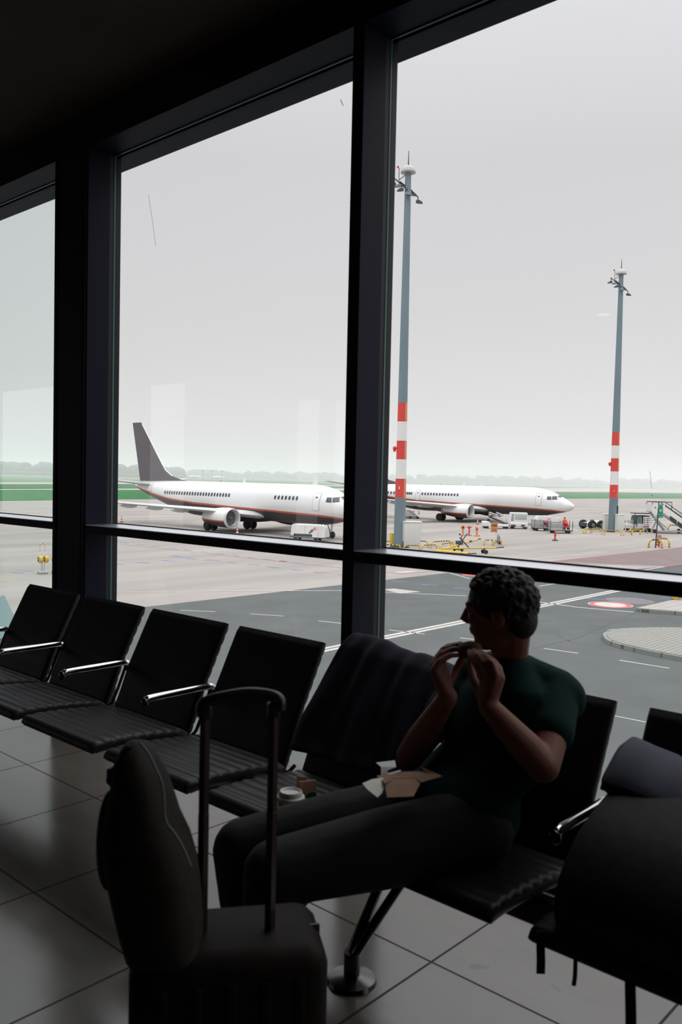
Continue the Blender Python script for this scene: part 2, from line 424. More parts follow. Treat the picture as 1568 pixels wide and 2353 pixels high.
ankL = Vector((kneeL.x-.03, kneeL.y+.02, .09)); ankR = Vector((kneeR.x+.02, kneeR.y+.05, .09))
hf = Vector((-.86, -.30, -.13)).normalized()     # where the face points
hl = Vector((0, 0, 1)).cross(hf).normalized()    # his left
hu = hf.cross(hl).normalized()
hc = D(1149, 1400, 2.38)
HM = Matrix((hf, hl, hu)).transposed()
def hp(f, l, u): return hc + hf*f + hl*l + hu*u
b = MB()
b.ell(hp(-.005, 0, .012), (.094, .072, .094), HM, 24, 16)          # cranium
b.ell(hp(.036, 0, -.030), (.052, .058, .075), HM, 20, 12)         # face
b.ell(hp(.046, 0, -.082), (.036, .040, .030), HM, 16, 10)         # chin and jaw
b.ell(hp(.010, 0, -.075), (.06, .056, .04), HM, 16, 10)
b.tube([hp(.082, 0, .018), hp(.093, 0, -.002), hp(.103, 0, -.018), hp(.090, 0, -.028)], [.009, .012, .015, .011], 10)   # nose
for s in (-1, 1):
    b.ell(hp(.074, .030*s, .024), (.014, .026, .010), HM, 10, 8)  # brow
    b.ell(hp(.066, .032*s, -.014), (.018, .022, .018), HM, 10, 8) # cheekbone
    b.ell(hp(.074, .030*s, .008), (.010, .013, .010), HM, 10, 8) # eye
    b.ell(hp(-.012, .076*s, -.012), (.020, .010, .032), HM, 12, 8) # ear
b.ell(hp(.083, 0, -.048), (.010, .022, .006), HM, 10, 8); b.ell(hp(.081, 0, -.059), (.010, .020, .006), HM, 10, 8)  # lips
chain(b, [hp(-.028, 0, -.05), (hp(-.028, 0, -.05)+neckb)/2+Vector((.0, .002, 0)), neckb+Vector((-.01, .01, -.03))], [.054, .051, .052])
chain(b, [neckb+Vector((0, .01, -.05)), chest], [.06, .07]); chain(b, [chest, pel], [.07, .07])
chain(b, [neckb+Vector((0, .01, -.06)), lsh, ], [.04, .042]); chain(b, [neckb+Vector((0, .01, -.06)), rsh], [.04, .042])
chain(b, [lsh, (lsh+lel)/2, lel, lel+(lwr-lel)*.3, lwr], [.050, .046, .040, .042, .027])
chain(b, [rsh, (rsh+rel)/2, rel, rel+(rwr-rel)*.3, rwr], [.050, .046, .040, .042, .027])
chain(b, [hipL, kneeL, ankL], [.075, .05, .035]); chain(b, [hipR, kneeR, ankR], [.075, .05, .035])
Rf = [[(1012, 1508, 2.36), (1030, 1486, 2.375), (1058, 1480, 2.375), (1078, 1485, 2.365)],
      [(1003, 1516, 2.335), (1020, 1492, 2.35), (1052, 1483, 2.355), (1076, 1490, 2.345)],
      [(998, 1528, 2.31), (1014, 1504, 2.32), (1044, 1491, 2.33), (1070, 1496, 2.325)],
      [(997, 1543, 2.285), (1010, 1521, 2.29), (1034, 1506, 2.30), (1056, 1505, 2.305)]]
Lf = [[(1112, 1556, 2.19), (1097, 1530, 2.205), (1084, 1511, 2.235), (1079, 1497, 2.265)],
      [(1126, 1552, 2.172), (1112, 1525, 2.185), (1098, 1506, 2.215), (1090, 1495, 2.25)],
      [(1140, 1552, 2.165), (1130, 1524, 2.175), (1115, 1506, 2.205), (1104, 1497, 2.24)],
      [(1151, 1559, 2.17), (1147, 1536, 2.18), (1135, 1519, 2.205), (1122, 1509, 2.23)]]
for F_, w, th in ((Rf, rwr, [(1028, 1578, 2.34), (1048, 1540, 2.365), (1060, 1516, 2.36), (1070, 1502, 2.355)]), (Lf, lwr, [(1104, 1592, 2.20), (1088, 1560, 2.235), (1082, 1532, 2.26), (1080, 1512, 2.275)])):
    for k, f_ in enumerate(F_):
        P = [D(*q) for q in f_]; chain(b, [w+(P[0]-w)*.25, P[0]], [.020, .0125], 10); chain(b, P, [.0115, .0098, .0088, .0074][:4], 10)
    P = [D(*q) for q in th]; chain(b, [w+(P[0]-w)*.3]+P, [.02, .015, .0115, .0105, .0085], 10)
body = b.build('body', M_skin, man); voxel(body, .0048, 2); body.location = ml
# hair: a cap of short curls
h = MB(); rnd = random.Random(3)
h.ell(hp(-.012, 0, .024), (.097, .080, .088), HM, 24, 16)
h.ell(hp(-.048, 0, -.03), (.054, .062, .060), HM, 18, 12)
for k in range(620):
    z = rnd.uniform(-.55, 1); a = rnd.uniform(0, 2*PI); r = math.sqrt(1-z*z)
    d = Vector((r*math.cos(a), r*math.sin(a), z))
    if d.x > .5 and d.z < .5: continue
    if d.x > .12 and d.z < -.05: continue
    if d.z < -.75: continue
    q = hp(-.010+d.x*.097, d.y*.081, .024+d.z*.089); s_ = rnd.uniform(.005, .0105)
    h.ell(q, (s_, s_, s_), n=8, m=6)
hair = h.build('hair', M_hair, man); voxel(hair, .0036, 1); hair.location = ml
# t-shirt
t = MB()
def oval(c, ax, ay, az_, M): t.ell(c, (ax, ay, az_), M, 20, 12)
fd = Vector((-.62, -.78, 0)); fl = Vector((.78, -.62, 0)); TM = Matrix((fd, fl, Vector((0, 0, 1)))).transposed()
spine = [(pel+Vector((0, 0, -.03)), .145, .195), (pel+Vector((-.01, .02, .06)), .15, .20), (chest+Vector((-.02, -.01, -.10)), .15, .225), (chest+Vector((-.01, -.01, 0)), .145, .20), (chest+Vector((-.005, 0, .07)), .13, .195), (neckb+Vector((-.005, .015, -.075)), .10, .155), (neckb+Vector((-.005, .01, -.03)), .075, .10), (neckb+Vector((-.005, .008, .0)), .062, .070)]
rs = []
for c, da, dl in spine:
    rs.append([c + fd*(da*math.cos(2*PI*k/28)) + fl*(dl*math.sin(2*PI*k/28)) for k in range(28)])
t.rings(rs)
chain(t, [neckb+Vector((.0, .01, -.04)), lsh+Vector((-.01, 0, .0)), lsh+(lel-lsh)*.55], [.055, .060, .060])
chain(t, [neckb+Vector((-.01, .01, -.045)), rsh, rsh+(rel-rsh)*.5], [.062, .066, .062])
cap(t, lsh+Vector((0, 0, -.02)), rsh+Vector((0, 0, -.02)), .07, .07)
tee = t.build('t_shirt', M_tee, man); voxel(tee, .008, 5); tee.location = ml
tr = MB()
tr.ell(pel+Vector((0, 0, -.03)), (.16, .15, .10), TM, 20, 12)
chain(tr, [hipL, hipL+(kneeL-hipL)*.5, kneeL, kneeL+(ankL-kneeL)*.4, ankL], [.105, .10, .080, .078, .068])
chain(tr, [hipR, hipR+(kneeR-hipR)*.5, kneeR, kneeR+(ankR-kneeR)*.4, ankR], [.105, .10, .080, .078, .068])
trou = tr.build('trousers', M_trou, man); voxel(trou, .009, 5); trou.location = ml
for an in (ankL, ankR):
    s = MB(); q = Vector((an.x, an.y, 0))
    s.ell(q+fd*.07+Vector((0, 0, .042)), (.14, .048, .040), TM, 18, 10); s.ell(q+Vector((0, 0, .065)), (.055, .045, .06), TM, 16, 10)
    s.box(q+fd*.07+Vector((0, 0, .012)), (.27, .088, .024), TM, bev=.01)
    o = s.build('shoe', M_shoe, man); voxel(o, .007, 3); o.location = ml
# the bite of food between his hands
M_food = mat('toasted_bread', (.16, .09, .045), .8, 0, .2, 30, .3)
f = MB(); q = D(1080, 1492, 2.315); f.ell(q, (.035, .028, .022), HM, 16, 10); f.ell(q+Vector((0, 0, -.012)), (.033, .027, .012), HM, 16, 8)
tag(f.build('bread_roll', M_food), 'small piece of food the seated man holds to his mouth', 'food')

# ================================================================== THINGS ON THE SEATS
# jacket over the fifth backrest
M_navy = mat('navy_cloth', (.026, .026, .048), .8, 0, .2, 10, .2)
def jacket():
    mb = MB(); x0, x1 = -2.07, -1.60; nu, nv = 30, 40
    prof = [(2.150, .50), (2.175, .54), (2.20, .60), (2.235, .68), (2.275, .76), (2.325, .845), (2.365, .878), (2.402, .872), (2.42, .82), (2.41, .70), (2.39, .58)]
    pr = prof_interp(prof, nv); rows = []
    for i in range(nu+1):
        u = i/nu; x = x0+(x1-x0)*u; row = []
        for k, (y, z) in enumerate(pr):
            v = k/nv
            fold = .010*math.sin(u*19+v*3.1)+.007*math.sin(u*37-v*6)
            lump = .034*math.exp(-((u-.12)/.26)**2)-.004*math.exp(-((u-.66)/.12)**2) - .03*max(0, u-.72)/.28
            top = math.exp(-((v-.62)/.16)**2)
            flare = .13*(1-u)**2*max(0., min(1., (.58-v)/.42))
            row.append(Vector((x - flare + .012*math.sin(v*9+u*2), y - fold*(1-.4*top), z + lump*top + fold*.5*top)))
        rows.append(row)
    o = len(mb.v); n = nv+1
    mb.v += [tuple(p) for r in rows for p in r]
    for i in range(nu):
        for k in range(nv): mb.f.append([i*n+k, (i+1)*n+k, (i+1)*n+k+1, i*n+k+1]); mb.m.append(0)
    ob = mb.build('jacket', M_navy); s = ob.modifiers.new('thick', 'SOLIDIFY'); s.thickness = .016; s.offset = -1
    ss = ob.modifiers.new('sub', 'SUBSURF'); ss.levels = ss.render_levels = 1
    return ob
tag(jacket(), 'navy jacket draped over the seat back beside the seated man', 'jacket')
# coffee cup
M_lid = mat('white_plastic_lid', (.86, .82, .77), .4, 0, .03, 20)
M_kraft = mat('brown_kraft_paper', (.34, .20, .12), .85, 0, .12, 25, .1)
M_green = mat('green_print', (.01, .22, .03), .6)
M_paper = mat('white_paper', (.84, .82, .74), .8, 0, .06, 20)
cp = at_z(667, 1890, .466); cup = thing('coffee_cup', 'brown paper coffee cup with white plastic lid on the seat', 'cup', cp)
b = MB(); b.lathe([(.0, 0), (.027, 0), (.028, .002), (.0375, .070), (.039, .073), (.036, .073), (.0, .071)], n=32); b.build('cup_body', M_kraft, cup)
b = MB(); b.lathe([(.0395, .066), (.042, .068), (.0425, .074), (.040, .079), (.0355, .081), (.0335, .092), (.031, .095), (.028, .093), (.026, .088), (.0, .087)], n=36); b.ell((-.012, -.012, .0875), (.006, .003, .001), n=10, m=6); b.build('lid', M_lid, cup)
# paper bag with green badge
bp = at_z(705, 1866, .462); bag = thing('paper_bag', 'small brown paper bag with round green badge behind the coffee cup', 'bag', bp, VIEWA+.35)
b = MB(); rs = []
for z, w, d in ((0, .050, .030), (.02, .052, .032), (.055, .053, .028), (.084, .052, .014), (.096, .052, .006)):
    rs.append([Vector((x*w/2, y*d/2, z)) for x, y in ((-1, -1), (0, -1.1), (1, -1), (1.02, 0), (1, 1), (0, 1.1), (-1, 1), (-1.02, 0))])
b.rings(rs); b.build('bag_body', M_kraft, bag, smooth=False)
b = MB(); b.lathe([(0, -.001), (.0165, -.001), (.0165, .001), (0, .001)], n=28, axis='y'); o = b.build('badge', M_green, bag); o.location = (.008, -.0168, .052); o.rotation_euler = (.12, 0, 0)
np_ = at_z(691, 1846, .460); nap = thing('paper_napkin', 'white paper napkin standing behind the brown paper bag', 'napkin', np_, VIEWA)
b = MB(); b.add([(-.024, 0, 0), (-.004, 0, 0), (.015, .004, .045), (.0165, .006, .082), (-.013, .006, .085), (-.015, .004, .04)], [(0, 1, 2, 5), (5, 2, 3, 4)])
o = b.build('napkin_sheet', M_paper, nap, smooth=False); s = o.modifiers.new('t', 'SOLIDIFY'); s.thickness = .0015
# opened food wrapping on his lap
wp = D(930, 1800, 2.19); wr = thing('food_wrapper', 'torn brown food wrapper with white lining on the seated man\'s lap', 'wrapper', wp)
def sheet(name, pts, m, th=.0015, par=wr):
    P = [D(*q)-wp for q in pts]; mb = MB()
    c = sum(P, Vector())/len(P); c = c + Vector((0, 0, .004))
    mb.add(P+[c], [(i, (i+1) % len(P), len(P)) for i in range(len(P))])
    o = mb.build(name, m, par, smooth=False); s = o.modifiers.new('t', 'SOLIDIFY'); s.thickness = th; return o
sheet('kraft_sheet', [(866, 1783, 2.22), (900, 1774, 2.26), (960, 1772, 2.27), (1000, 1776, 2.24), (1017, 1783, 2.20), (968, 1797, 2.14), (955, 1788, 2.16), (900, 1789, 2.17), (885, 1800, 2.12)], M_kraft)
sheet('kraft_flap', [(885, 1800, 2.13), (900, 1790, 2.16), (955, 1789, 2.155), (966, 1800, 2.12), (950, 1830, 2.05), (890, 1832, 2.06)], M_kraft)
sheet('paper_lining', [(968, 1762, 2.24), (1000, 1775, 2.22), (978, 1776, 2.23)], M_paper)
sheet('paper_lining', [(888, 1778, 2.24), (922, 1769, 2.25), (920, 1774, 2.23), (893, 1783, 2.22)], M_paper)
sheet('crumpled_paper', [(833, 1800, 2.14), (856, 1790, 2.17), (880, 1787, 2.18), (887, 1800, 2.15), (878, 1822, 2.10), (868, 1832, 2.08), (846, 1815, 2.10)], M_paper)
nk = D(888, 1765, 2.28); n2 = thing('paper_napkin', 'crumpled white paper lying on the torn food wrapper', 'napkin', nk)
P = [D(*q)-nk for q in ((864, 1752, 2.30), (908, 1747, 2.31), (911, 1762, 2.28), (891, 1770, 2.27), (892, 1780, 2.26), (876, 1779, 2.26), (876, 1762, 2.28))]
b = MB(); b.add(P, [(0, 1, 2, 3, 6), (3, 4, 5, 6)]); o = b.build('napkin_sheet', mat('bright_white_paper', (.82, .84, .86), .5), n2, smooth=False); s = o.modifiers.new('t', 'SOLIDIFY'); s.thickness = .0015
# bag on the seventh seat
M_bag = mat('black_nylon', (.018, .015, .013), .7, 0, .2, 30, .15, spec=.2)
hb = thing('travel_bag', 'black soft travel bag with dangling straps on the rightmost seat', 'bag', (-.67, 1.93, .49))
hl_ = -Vector(hb.location)
b = MB(); prof = [(1.735, .478), (1.725, .53), (1.76, .60), (1.85, .675), (1.97, .72), (2.08, .735), (2.16, .71), (2.175, .62), (2.13, .50), (1.9, .474)]
rs = []
for x, k in ((-.925, .6), (-.918, .85), (-.905, .96), (-.87, 1.), (-.75, 1.03), (-.6, 1.02), (-.48, 1.), (-.44, .93), (-.425, .7)):
    rs.append([Vector((x, 1.92+(y-1.92)*k, .50+(z-.50)*k + .012*math.sin(x*30+y*20)*(z > .55))) for y, z in smooth_path([(p[0], p[1], 0) for p in prof+prof[:1]], 4)[:-1] for y, z in [(y, z)]] if False else
              [Vector((x, 1.92+(q.x-1.92)*k, max(.474, .50+(q.y-.50)*k))) for q in smooth_path([(p[0], p[1], 0) for p in prof+prof[:1]], 4)[:-1]])
b.rings(rs); o = b.build('bag_body', M_bag, hb); o.location = hl_
def strap(px, y0, y1, w, th, bend=0., d=None):
    a = at_y(px, y0, 1.705); q = at_y(px-bend, y1, 1.695); mb = MB(); m_ = (a+q)/2
    pth = smooth_path([a+Vector((0, .0, .03)), a, m_+Vector((.004, -.006, 0)), q], 4); rs = []
    wv = HR*(w/2); tv = HF*(th/2)
    for p in pth: rs.append([p-wv-tv, p+wv-tv, p+wv+tv, p-wv+tv])
    mb.rings(rs); o = mb.build('strap', M_bag, hb, smooth=False); o.location = hl_
strap(1243, 2170, 2237, .019, .004); strap(1323, 2212, 2264, .008, .006, 4); strap(1449, 2262, 2420, .022, .004)
b = MB()
c = D(1412, 1765, 2.2)
for (cx_, cy_, r) in ((1412, 1765, .012), (1403, 1784, .010)):
    q = D(cx_, cy_, 2.2); b.tube([q + HR*(r*math.cos(a)) + Vector((0, 0, r*math.sin(a))) for a in [2*PI*k/14 for k in range(15)]], .0045, 8)
b.tube(smooth_path([D(1440, 1745, 2.2), D(1420, 1768, 2.2), D(1405, 1790, 2.2), D(1390, 1800, 2.18), D(1385, 1812, 2.16)], 4), .006, 8)
o = b.build('strap_loop', M_bag, hb); o.location = hl_
# jacket bundled on the bag
M_slate = mat('slate_blue_cloth', (.045, .050, .078), .75, 0, .2, 8, .3)
b = MB()
top = [(2.02, .70), (2.00, .735), (2.05, .775), (2.12, .800), (2.18, .790), (2.215, .75), (2.20, .70), (2.10, .69)]
rs = []
for x, k, dz in ((-.945, .3, -.005), (-.935, .85, .004), (-.91, 1.12, .012), (-.87, 1.12, .006), (-.81, 1.05, -.008), (-.73, 1., -.028), (-.63, .95, -.05), (-.50, .8, -.075), (-.45, .4, -.08)):
    rs.append([Vector((x, 2.10+(q.x-2.10)*k, .735+(q.y-.735)*k+dz+.006*math.sin(x*40+q.x*30))) for q in smooth_path([(p[0], p[1], 0) for p in top+top[:1]], 4)[:-1]])
b.rings(rs); tag(b.build('jacket', M_slate), 'slate blue jacket bundled on top of the black travel bag', 'jacket')

# ================================================================== SUITCASE AND BACKPACK IN THE FOREGROUND
M_case = mat('black_hard_case', (.022, .018, .015), .6, 0, .15, 20, spec=.1)
M_pole = mat('telescopic_pole', (.055, .034, .028), .35, .6, .05, 10)
M_grip = mat('black_handle_grip', (.03, .031, .033), .28, 0, .05, 20)
ca = VIEWA + math.radians(11)
cz = at_d(525, 2150, 1.74)
cs = thing('suitcase', 'black upright suitcase with its telescopic handle pulled out in the foreground', 'suitcase', (cz.x, cz.y, 0), ca)
b = MB(); b.box((0, 0, .31), (.385, .235, .50), bev=.045)
for k in range(5): b.box((-.13+.065*k, -.119, .31), (.018, .008, .40), bev=.003)
b.build('case_body', M_case, cs)
b = MB(); b.box((0, 0, .31), (.376, .010, .49), bev=.004); b.build('zip_seam', M_grip, cs)
for x in (-.15, .15):
    for y in (-.085, .085):
        w = MB(); w.lathe([(0, -.012), (.022, -.012), (.024, -.008), (.024, .008), (.022, .012), (0, .012)], axis='y', n=18); o = w.build('wheel', M_grip, cs); o.location = (x, y, .0245)
        w = MB(); w.box((0, 0, .022), (.03, .034, .025), bev=.006); ob = w.build('caster', M_case, cs); ob.location = (x, y, .024)
def inv(P): return cs.matrix_basis.inverted() @ Vector(P) if False else (Matrix.Rotation(-ca, 3, 'Z') @ (Vector(P)-Vector(cs.location)))
py = .015
zt = 1.02
pl_, pr_ = inv(at_d(464, 2150, 1.72)), inv(at_d(620, 2145, 1.74))
for q in (pl_, pr_):
    b = MB(); b.tube([(q.x, q.y, .52), (q.x, q.y, .80), (q.x, q.y, .801), (q.x, q.y, zt)], [.0135, .0135, .0128, .0128], 4, flat=.8); b.build('handle_pole', M_pole, cs, smooth=False)
b = MB()
g0, g1 = Vector((pl_.x-.004, pl_.y, zt)), Vector((pr_.x+.012, pr_.y, zt)); mid = (g0+g1)/2
b.tube(smooth_path([g0+Vector((0, 0, -.022)), g0+Vector((.002, 0, .004)), mid+Vector((-.02, 0, .018)), mid+Vector((.025, 0, .021)), g1+Vector((-.006, 0, .012)), g1+Vector((0, 0, -.012))], 6), .0125, 12)
for q in (pl_, pr_): b.box((q.x, q.y, zt-.012), (.026, .022, .032), bev=.006)
b.build('handle_grip', M_grip, cs)
# backpack
M_pack = mat('black_backpack_cloth', (.030, .025, .021), .75, 0, .2, 40, .2, spec=.2)
M_piping = mat('grey_piping', (.22, .25, .25), .5)
SL = [(1706, 292, 328), (1716, 282, 338), (1735, 273, 350), (1780, 266, 374), (1830, 256, 392), (1880, 244, 408), (1930, 242, 432), (1990, 252, 450), (2060, 268, 458), (2130, 286, 462), (2172, 296, 460)]
pk = thing('backpack', 'black backpack with grey piping standing on the suitcase against its handle', 'backpack', D(360, 2172, 1.66), 0)
kl = -Vector(pk.location)
b = MB(); rs = []
for i, (yy, xl, xr) in enumerate(SL):
    A, B = D(xl, yy, 1.64), D(xr, yy, 1.64); c = (A+B)/2; w = (B-A).length/2; dep = [.02, .045, .065, .08, .09, .095, .1, .1, .1, .1, .09][i]
    rs.append([c + HR*(w*math.copysign(abs(math.cos(a))**.7, math.cos(a))) + HF*(dep*math.copysign(abs(math.sin(a))**.7, math.sin(a))) for a in [2*PI*k/28 for k in range(28)]])
b.rings(rs[::-1]); o = b.build('pack_body', M_pack, pk, ang=80); o.location = kl
def tpath(name, pts, r, m, flat=1.): 
    mb = MB(); mb.tube(smooth_path([D(*q) for q in pts], 6), r, 10, flat=flat); o = mb.build(name, m, pk); o.location = kl
tpath('piping', [(322, 1708, 1.575), (340, 1730, 1.565), (356, 1762, 1.56), (372, 1800, 1.555), (377, 1840, 1.55), (378, 1868, 1.548), (384, 1893, 1.545), (396, 1908, 1.545), (412, 1932, 1.545), (426, 1960, 1.545), (438, 1990, 1.545)], .0022, M_piping)
tpath('side_strap', [(300, 1712, 1.60), (276, 1745, 1.62), (260, 1775, 1.62), (252, 1790, 1.62), (262, 1803, 1.62)], .0085, M_pack, .5)
b = MB(); q = D(260, 1782, 1.62); b.box(q, (.022, .02, .03), rotz(VIEWA), bev=.004); o = b.build('buckle', M_grip, pk); o.location = kl
b = MB(); A = D(252, 1930, 1.62); b.ell(A, (.022, .05, .095), rotz(VIEWA), 18, 12); o = b.build('side_pocket', M_pack, pk); o.location = kl
tpath('pocket_piping', [(257, 1832, 1.57), (262, 1850, 1.565), (268, 1875, 1.56)], .0016, M_piping)
# ================================================================== AIRFIELD GROUND
def ground_mat(name, col, var, scale, stretch, rough=.85, joints=None):
    m = mat(name, col, rough, 0, var, scale, 0, .3, stretch=stretch)
    return m
M_conc = mat('weathered_concrete', (.305, .28, .255), .85, 0, .16, .25, 0, .25, stretch=(1., .18, 1.))
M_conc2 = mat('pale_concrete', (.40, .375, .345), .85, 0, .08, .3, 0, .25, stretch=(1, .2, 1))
M_asph = mat('asphalt', (.097, .105, .103), .9, 0, .10, .5, 0, .25)
M_grass = mat('grass', (.045, .155, .060), .95, 0, .25, .2, 0, .1)
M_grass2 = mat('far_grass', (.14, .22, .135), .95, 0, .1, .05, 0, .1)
M_red_area = mat('reddish_hatched_asphalt', (.20, .16, .155), .9, 0, .08, .6, 0, .2)
M_white_line = mat('white_road_paint', (.47, .455, .42), .8, 0, .1, 2)
M_blue_line = mat('blue_road_paint', (.12, .22, .52), .8, 0, .2, 2)
M_red_line = mat('red_road_paint', (.55, .10, .09), .8, 0, .15, 2)
M_dark_mark = mat('removed_paint', (.17, .15, .155), .9)
M_yel_line = mat('yellow_road_paint', (.5, .42, .10), .8)
def slab(name, polys, dz, m, label=None, th=.0):
    mb = MB()
    for P in polys:
        P = [Vector(p) for p in P]
        P = [Vector((p.x, p.y, AZ+dz)) for p in P]
        mb.add(P, [list(range(len(P)))]) if not th else mb.prism([p-Vector((0, 0, th)) for p in P], (0, 0, th))
    o = mb.build(name, m, smooth=False); o['kind'] = 'structure'
    if label: o['label'] = label
    return o
slab('apron_ground', [[(-3500, 3.2, 0), (900, 3.2, 0), (900, 3500, 0), (-3500, 3500, 0)]], 0, M_conc, 'light grey concrete airport apron')
rx = -32.9
slab('service_road', [[(rx, 3.3, 0), (40, 3.3, 0), (40, 46, 0), G(1568, 1296), G(1530, 1302), G(1440, 1310), G(1200, 1302), G(1070, 1312)]], .004, M_asph, 'dark grey asphalt service road beside the terminal')
slab('red_hatched_area', [[G(1100, 1309), G(1300, 1286.5), G(1490, 1266), G(1568, 1257.5), G(1700, 1243), G(1720, 1275), G(1568, 1295.6), G(1529, 1301.8), G(1300, 1294.5), G(1205, 1301)]], .006, M_red_area, 'brownish red hatched pavement strip')
def gp(*pp): return [G(*p) for p in pp]
slab('grass_strip', [gp((-300, 1154), (60, 1150.5), (275, 1147.5), (800, 1146.6), (1420, 1145.6), (1900, 1146), (1900, 1136), (1568, 1134), (1420, 1131.5), (1000, 1129), (500, 1126), (275, 1126), (60, 1126), (-300, 1129))], .05, M_grass, 'bright green grass strip beyond the apron')
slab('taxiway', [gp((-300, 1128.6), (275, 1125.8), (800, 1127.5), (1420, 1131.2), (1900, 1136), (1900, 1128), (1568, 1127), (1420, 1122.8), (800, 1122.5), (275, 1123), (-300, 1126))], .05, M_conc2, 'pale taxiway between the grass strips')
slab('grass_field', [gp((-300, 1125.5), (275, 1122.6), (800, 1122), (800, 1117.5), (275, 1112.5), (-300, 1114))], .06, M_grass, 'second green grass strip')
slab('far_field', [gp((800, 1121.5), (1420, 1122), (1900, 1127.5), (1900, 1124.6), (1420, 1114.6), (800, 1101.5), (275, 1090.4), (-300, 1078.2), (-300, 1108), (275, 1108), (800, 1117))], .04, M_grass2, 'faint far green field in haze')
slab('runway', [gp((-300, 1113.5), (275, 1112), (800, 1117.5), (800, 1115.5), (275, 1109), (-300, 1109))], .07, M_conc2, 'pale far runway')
def line(mb, a, b, w, dz=.009, mi=0):
    a, b = Vector((a[0], a[1], AZ+dz)), Vector((b[0], b[1], AZ+dz)); t = (b-a).normalized(); n = Vector((-t.y, t.x, 0))*w/2
    mb.add([a-n, b-n, b+n, a+n], [(0, 1, 2, 3)], mi)
def poly(mb, px, w, dz=.009):
    P = [G(*p) for p in px]
    for i in range(len(P)-1): line(mb, P[i], P[i+1], w, dz)
wl = MB()
poly(wl, [(200, 1362), (275, 1361.5), (520, 1358.2), (785, 1357.5), (882, 1361), (1072, 1369.5)], .14)
poly(wl, [(1236, 1383), (1330, 1396), (1457, 1407)], .16)
for w_ in (-1, 1):
    for a, b in (((540, 1535), (1420, 1357)),):
        A, B = G(*a), G(*b); t = (B-A).normalized(); n = Vector((-t.y, t.x, 0))*.16*w_; line(wl, A+n, B+n, .22)
for a, b in (((415, 1402.5), (495, 1406)), ((575, 1411), (652, 1416)), ((732, 1427), (800, 1434.5)), ((895, 1448), (976, 1457.5)), ((1058, 1466), (1140, 1476)), ((1250, 1490.5), (1329, 1501.5)), ((1424, 1517.5), (1538, 1536))): line(wl, G(*a), G(*b), .10)
line(wl, G(1400, 1643), G(1500, 1663), .06)
poly(wl, [(1240, 1347), (1330, 1333)], .14); poly(wl, [(1034, 1317), (1080, 1330)], .14); poly(wl, [(1300, 1293), (1420, 1297.5), (1528, 1302)], .14); poly(wl, [(1480, 1310.5), (1529, 1302)], .16)
poly(wl, [(1210, 1286), (1300, 1277.5), (1400, 1268)], .2); poly(wl, [(1340, 1271), (1460, 1256)], .16); poly(wl, [(1430, 1255), (1620, 1243)], .12)
poly(wl, [(912, 1316), (952, 1313)], .5); poly(wl, [(880, 1358.5), (962, 1361)], .05); poly(wl, [(975, 1222), (1045, 1219)], .3); poly(wl, [(1330, 1192), (1343, 1192)], .3)
for k in range(8): poly(wl, [(322+k*63, 1255.5+k*6.6), (352+k*63, 1258.6+k*6.6)], .16)
ap = bpy.data.objects['apron_ground']
def mark(name, mb, m):
    o = mb.build(name, m, ap, smooth=False); o.location = -ap.location; return o
mark('white_line', wl, M_white_line)
bl_ = MB()
for k in range(12):
    poly(bl_, [(286+k*36.5-8, 1246+k*4.3), (286+k*36.5+8, 1247.8+k*4.3)], .22)
for cx_, cy_, w in ((388, 1289, 17), (423, 1281, 22), (404, 1278, 12), (490, 1288, 18), (330, 1293, 14), (275, 1297, 9), (440, 1285, 14), (535, 1293, 11), (583, 1298, 13), (629, 1304, 14), (683, 1310, 14), (735, 1315.5, 14), (785, 1321, 9), (918, 1336, 17), (988, 1344.5, 19), (1058, 1352, 17), (1245, 1377, 8), (1370, 1377, 20), (1410, 1376, 17), (1462, 1376, 20), (1530, 1374, 10), (62, 1312, 16), (40, 1316, 16)):
    poly(bl_, [(cx_-w, cy_-w*.06), (cx_+w, cy_+w*.06)], .17)
mark('blue_line', bl_, M_blue_line)
rl = MB(); poly(rl, [(275, 1250), (520, 1277), (785, 1305), (900, 1316), (925, 1319), (1010, 1312)], .08); poly(rl, [(1100, 1309), (1300, 1286.5), (1568, 1257.5)], .12); poly(rl, [(1529, 1301.8), (1600, 1291)], .2); poly(rl, [(1063, 1321), (1096, 1323)], .9)
for k in range(5): poly(rl, [(1320-k*22, 1289+k*2), (1640, 1262+k*6.6)], .025)
mark('red_line', rl, M_red_line)
yl = MB(); poly(yl, [(-10, 1329), (36, 1337.5)], .12); poly(yl, [(-10, 1338), (12, 1339)], .1); mark('yellow_line', yl, M_yel_line)
def ring(mb, c, r0, r1, dz, n=48):
    c = Vector(c); vs = []
    for k in range(n):
        a = 2*PI*k/n; vs += [(c.x+r0*math.cos(a), c.y+r0*math.sin(a), AZ+dz), (c.x+r1*math.cos(a), c.y+r1*math.sin(a), AZ+dz)]
    mb.add(vs, [(2*k, 2*k+1, (2*k+3) % (2*n), (2*k+2) % (2*n)) for k in range(n)])
cc = G(1403, 1390); rr_ = 50*mpp(cc)
a1 = MB(); ring(a1, cc, .01, rr_*.74, .012); ring(a1, cc, rr_*.94, rr_, .012); mark('white_sign_disc', a1, M_white_line)
a1 = MB(); ring(a1, cc, rr_*.72, rr_*.95, .014); mark('red_sign_ring', a1, M_red_line)
a1 = MB(); c2 = G(1448, 1380.5); ring(a1, c2, .01, 54*mpp(c2), .007); mark('removed_sign_disc', a1, M_dark_mark)
pp = MB(); pp.add([Vector((p.x, p.y, AZ+.008)) for p in gp((880, 1354.5), (906, 1352.5), (968, 1360), (920, 1364))], [(0, 1, 2, 3)]); mark('pale_patch', pp, M_conc2)
sk = MB()
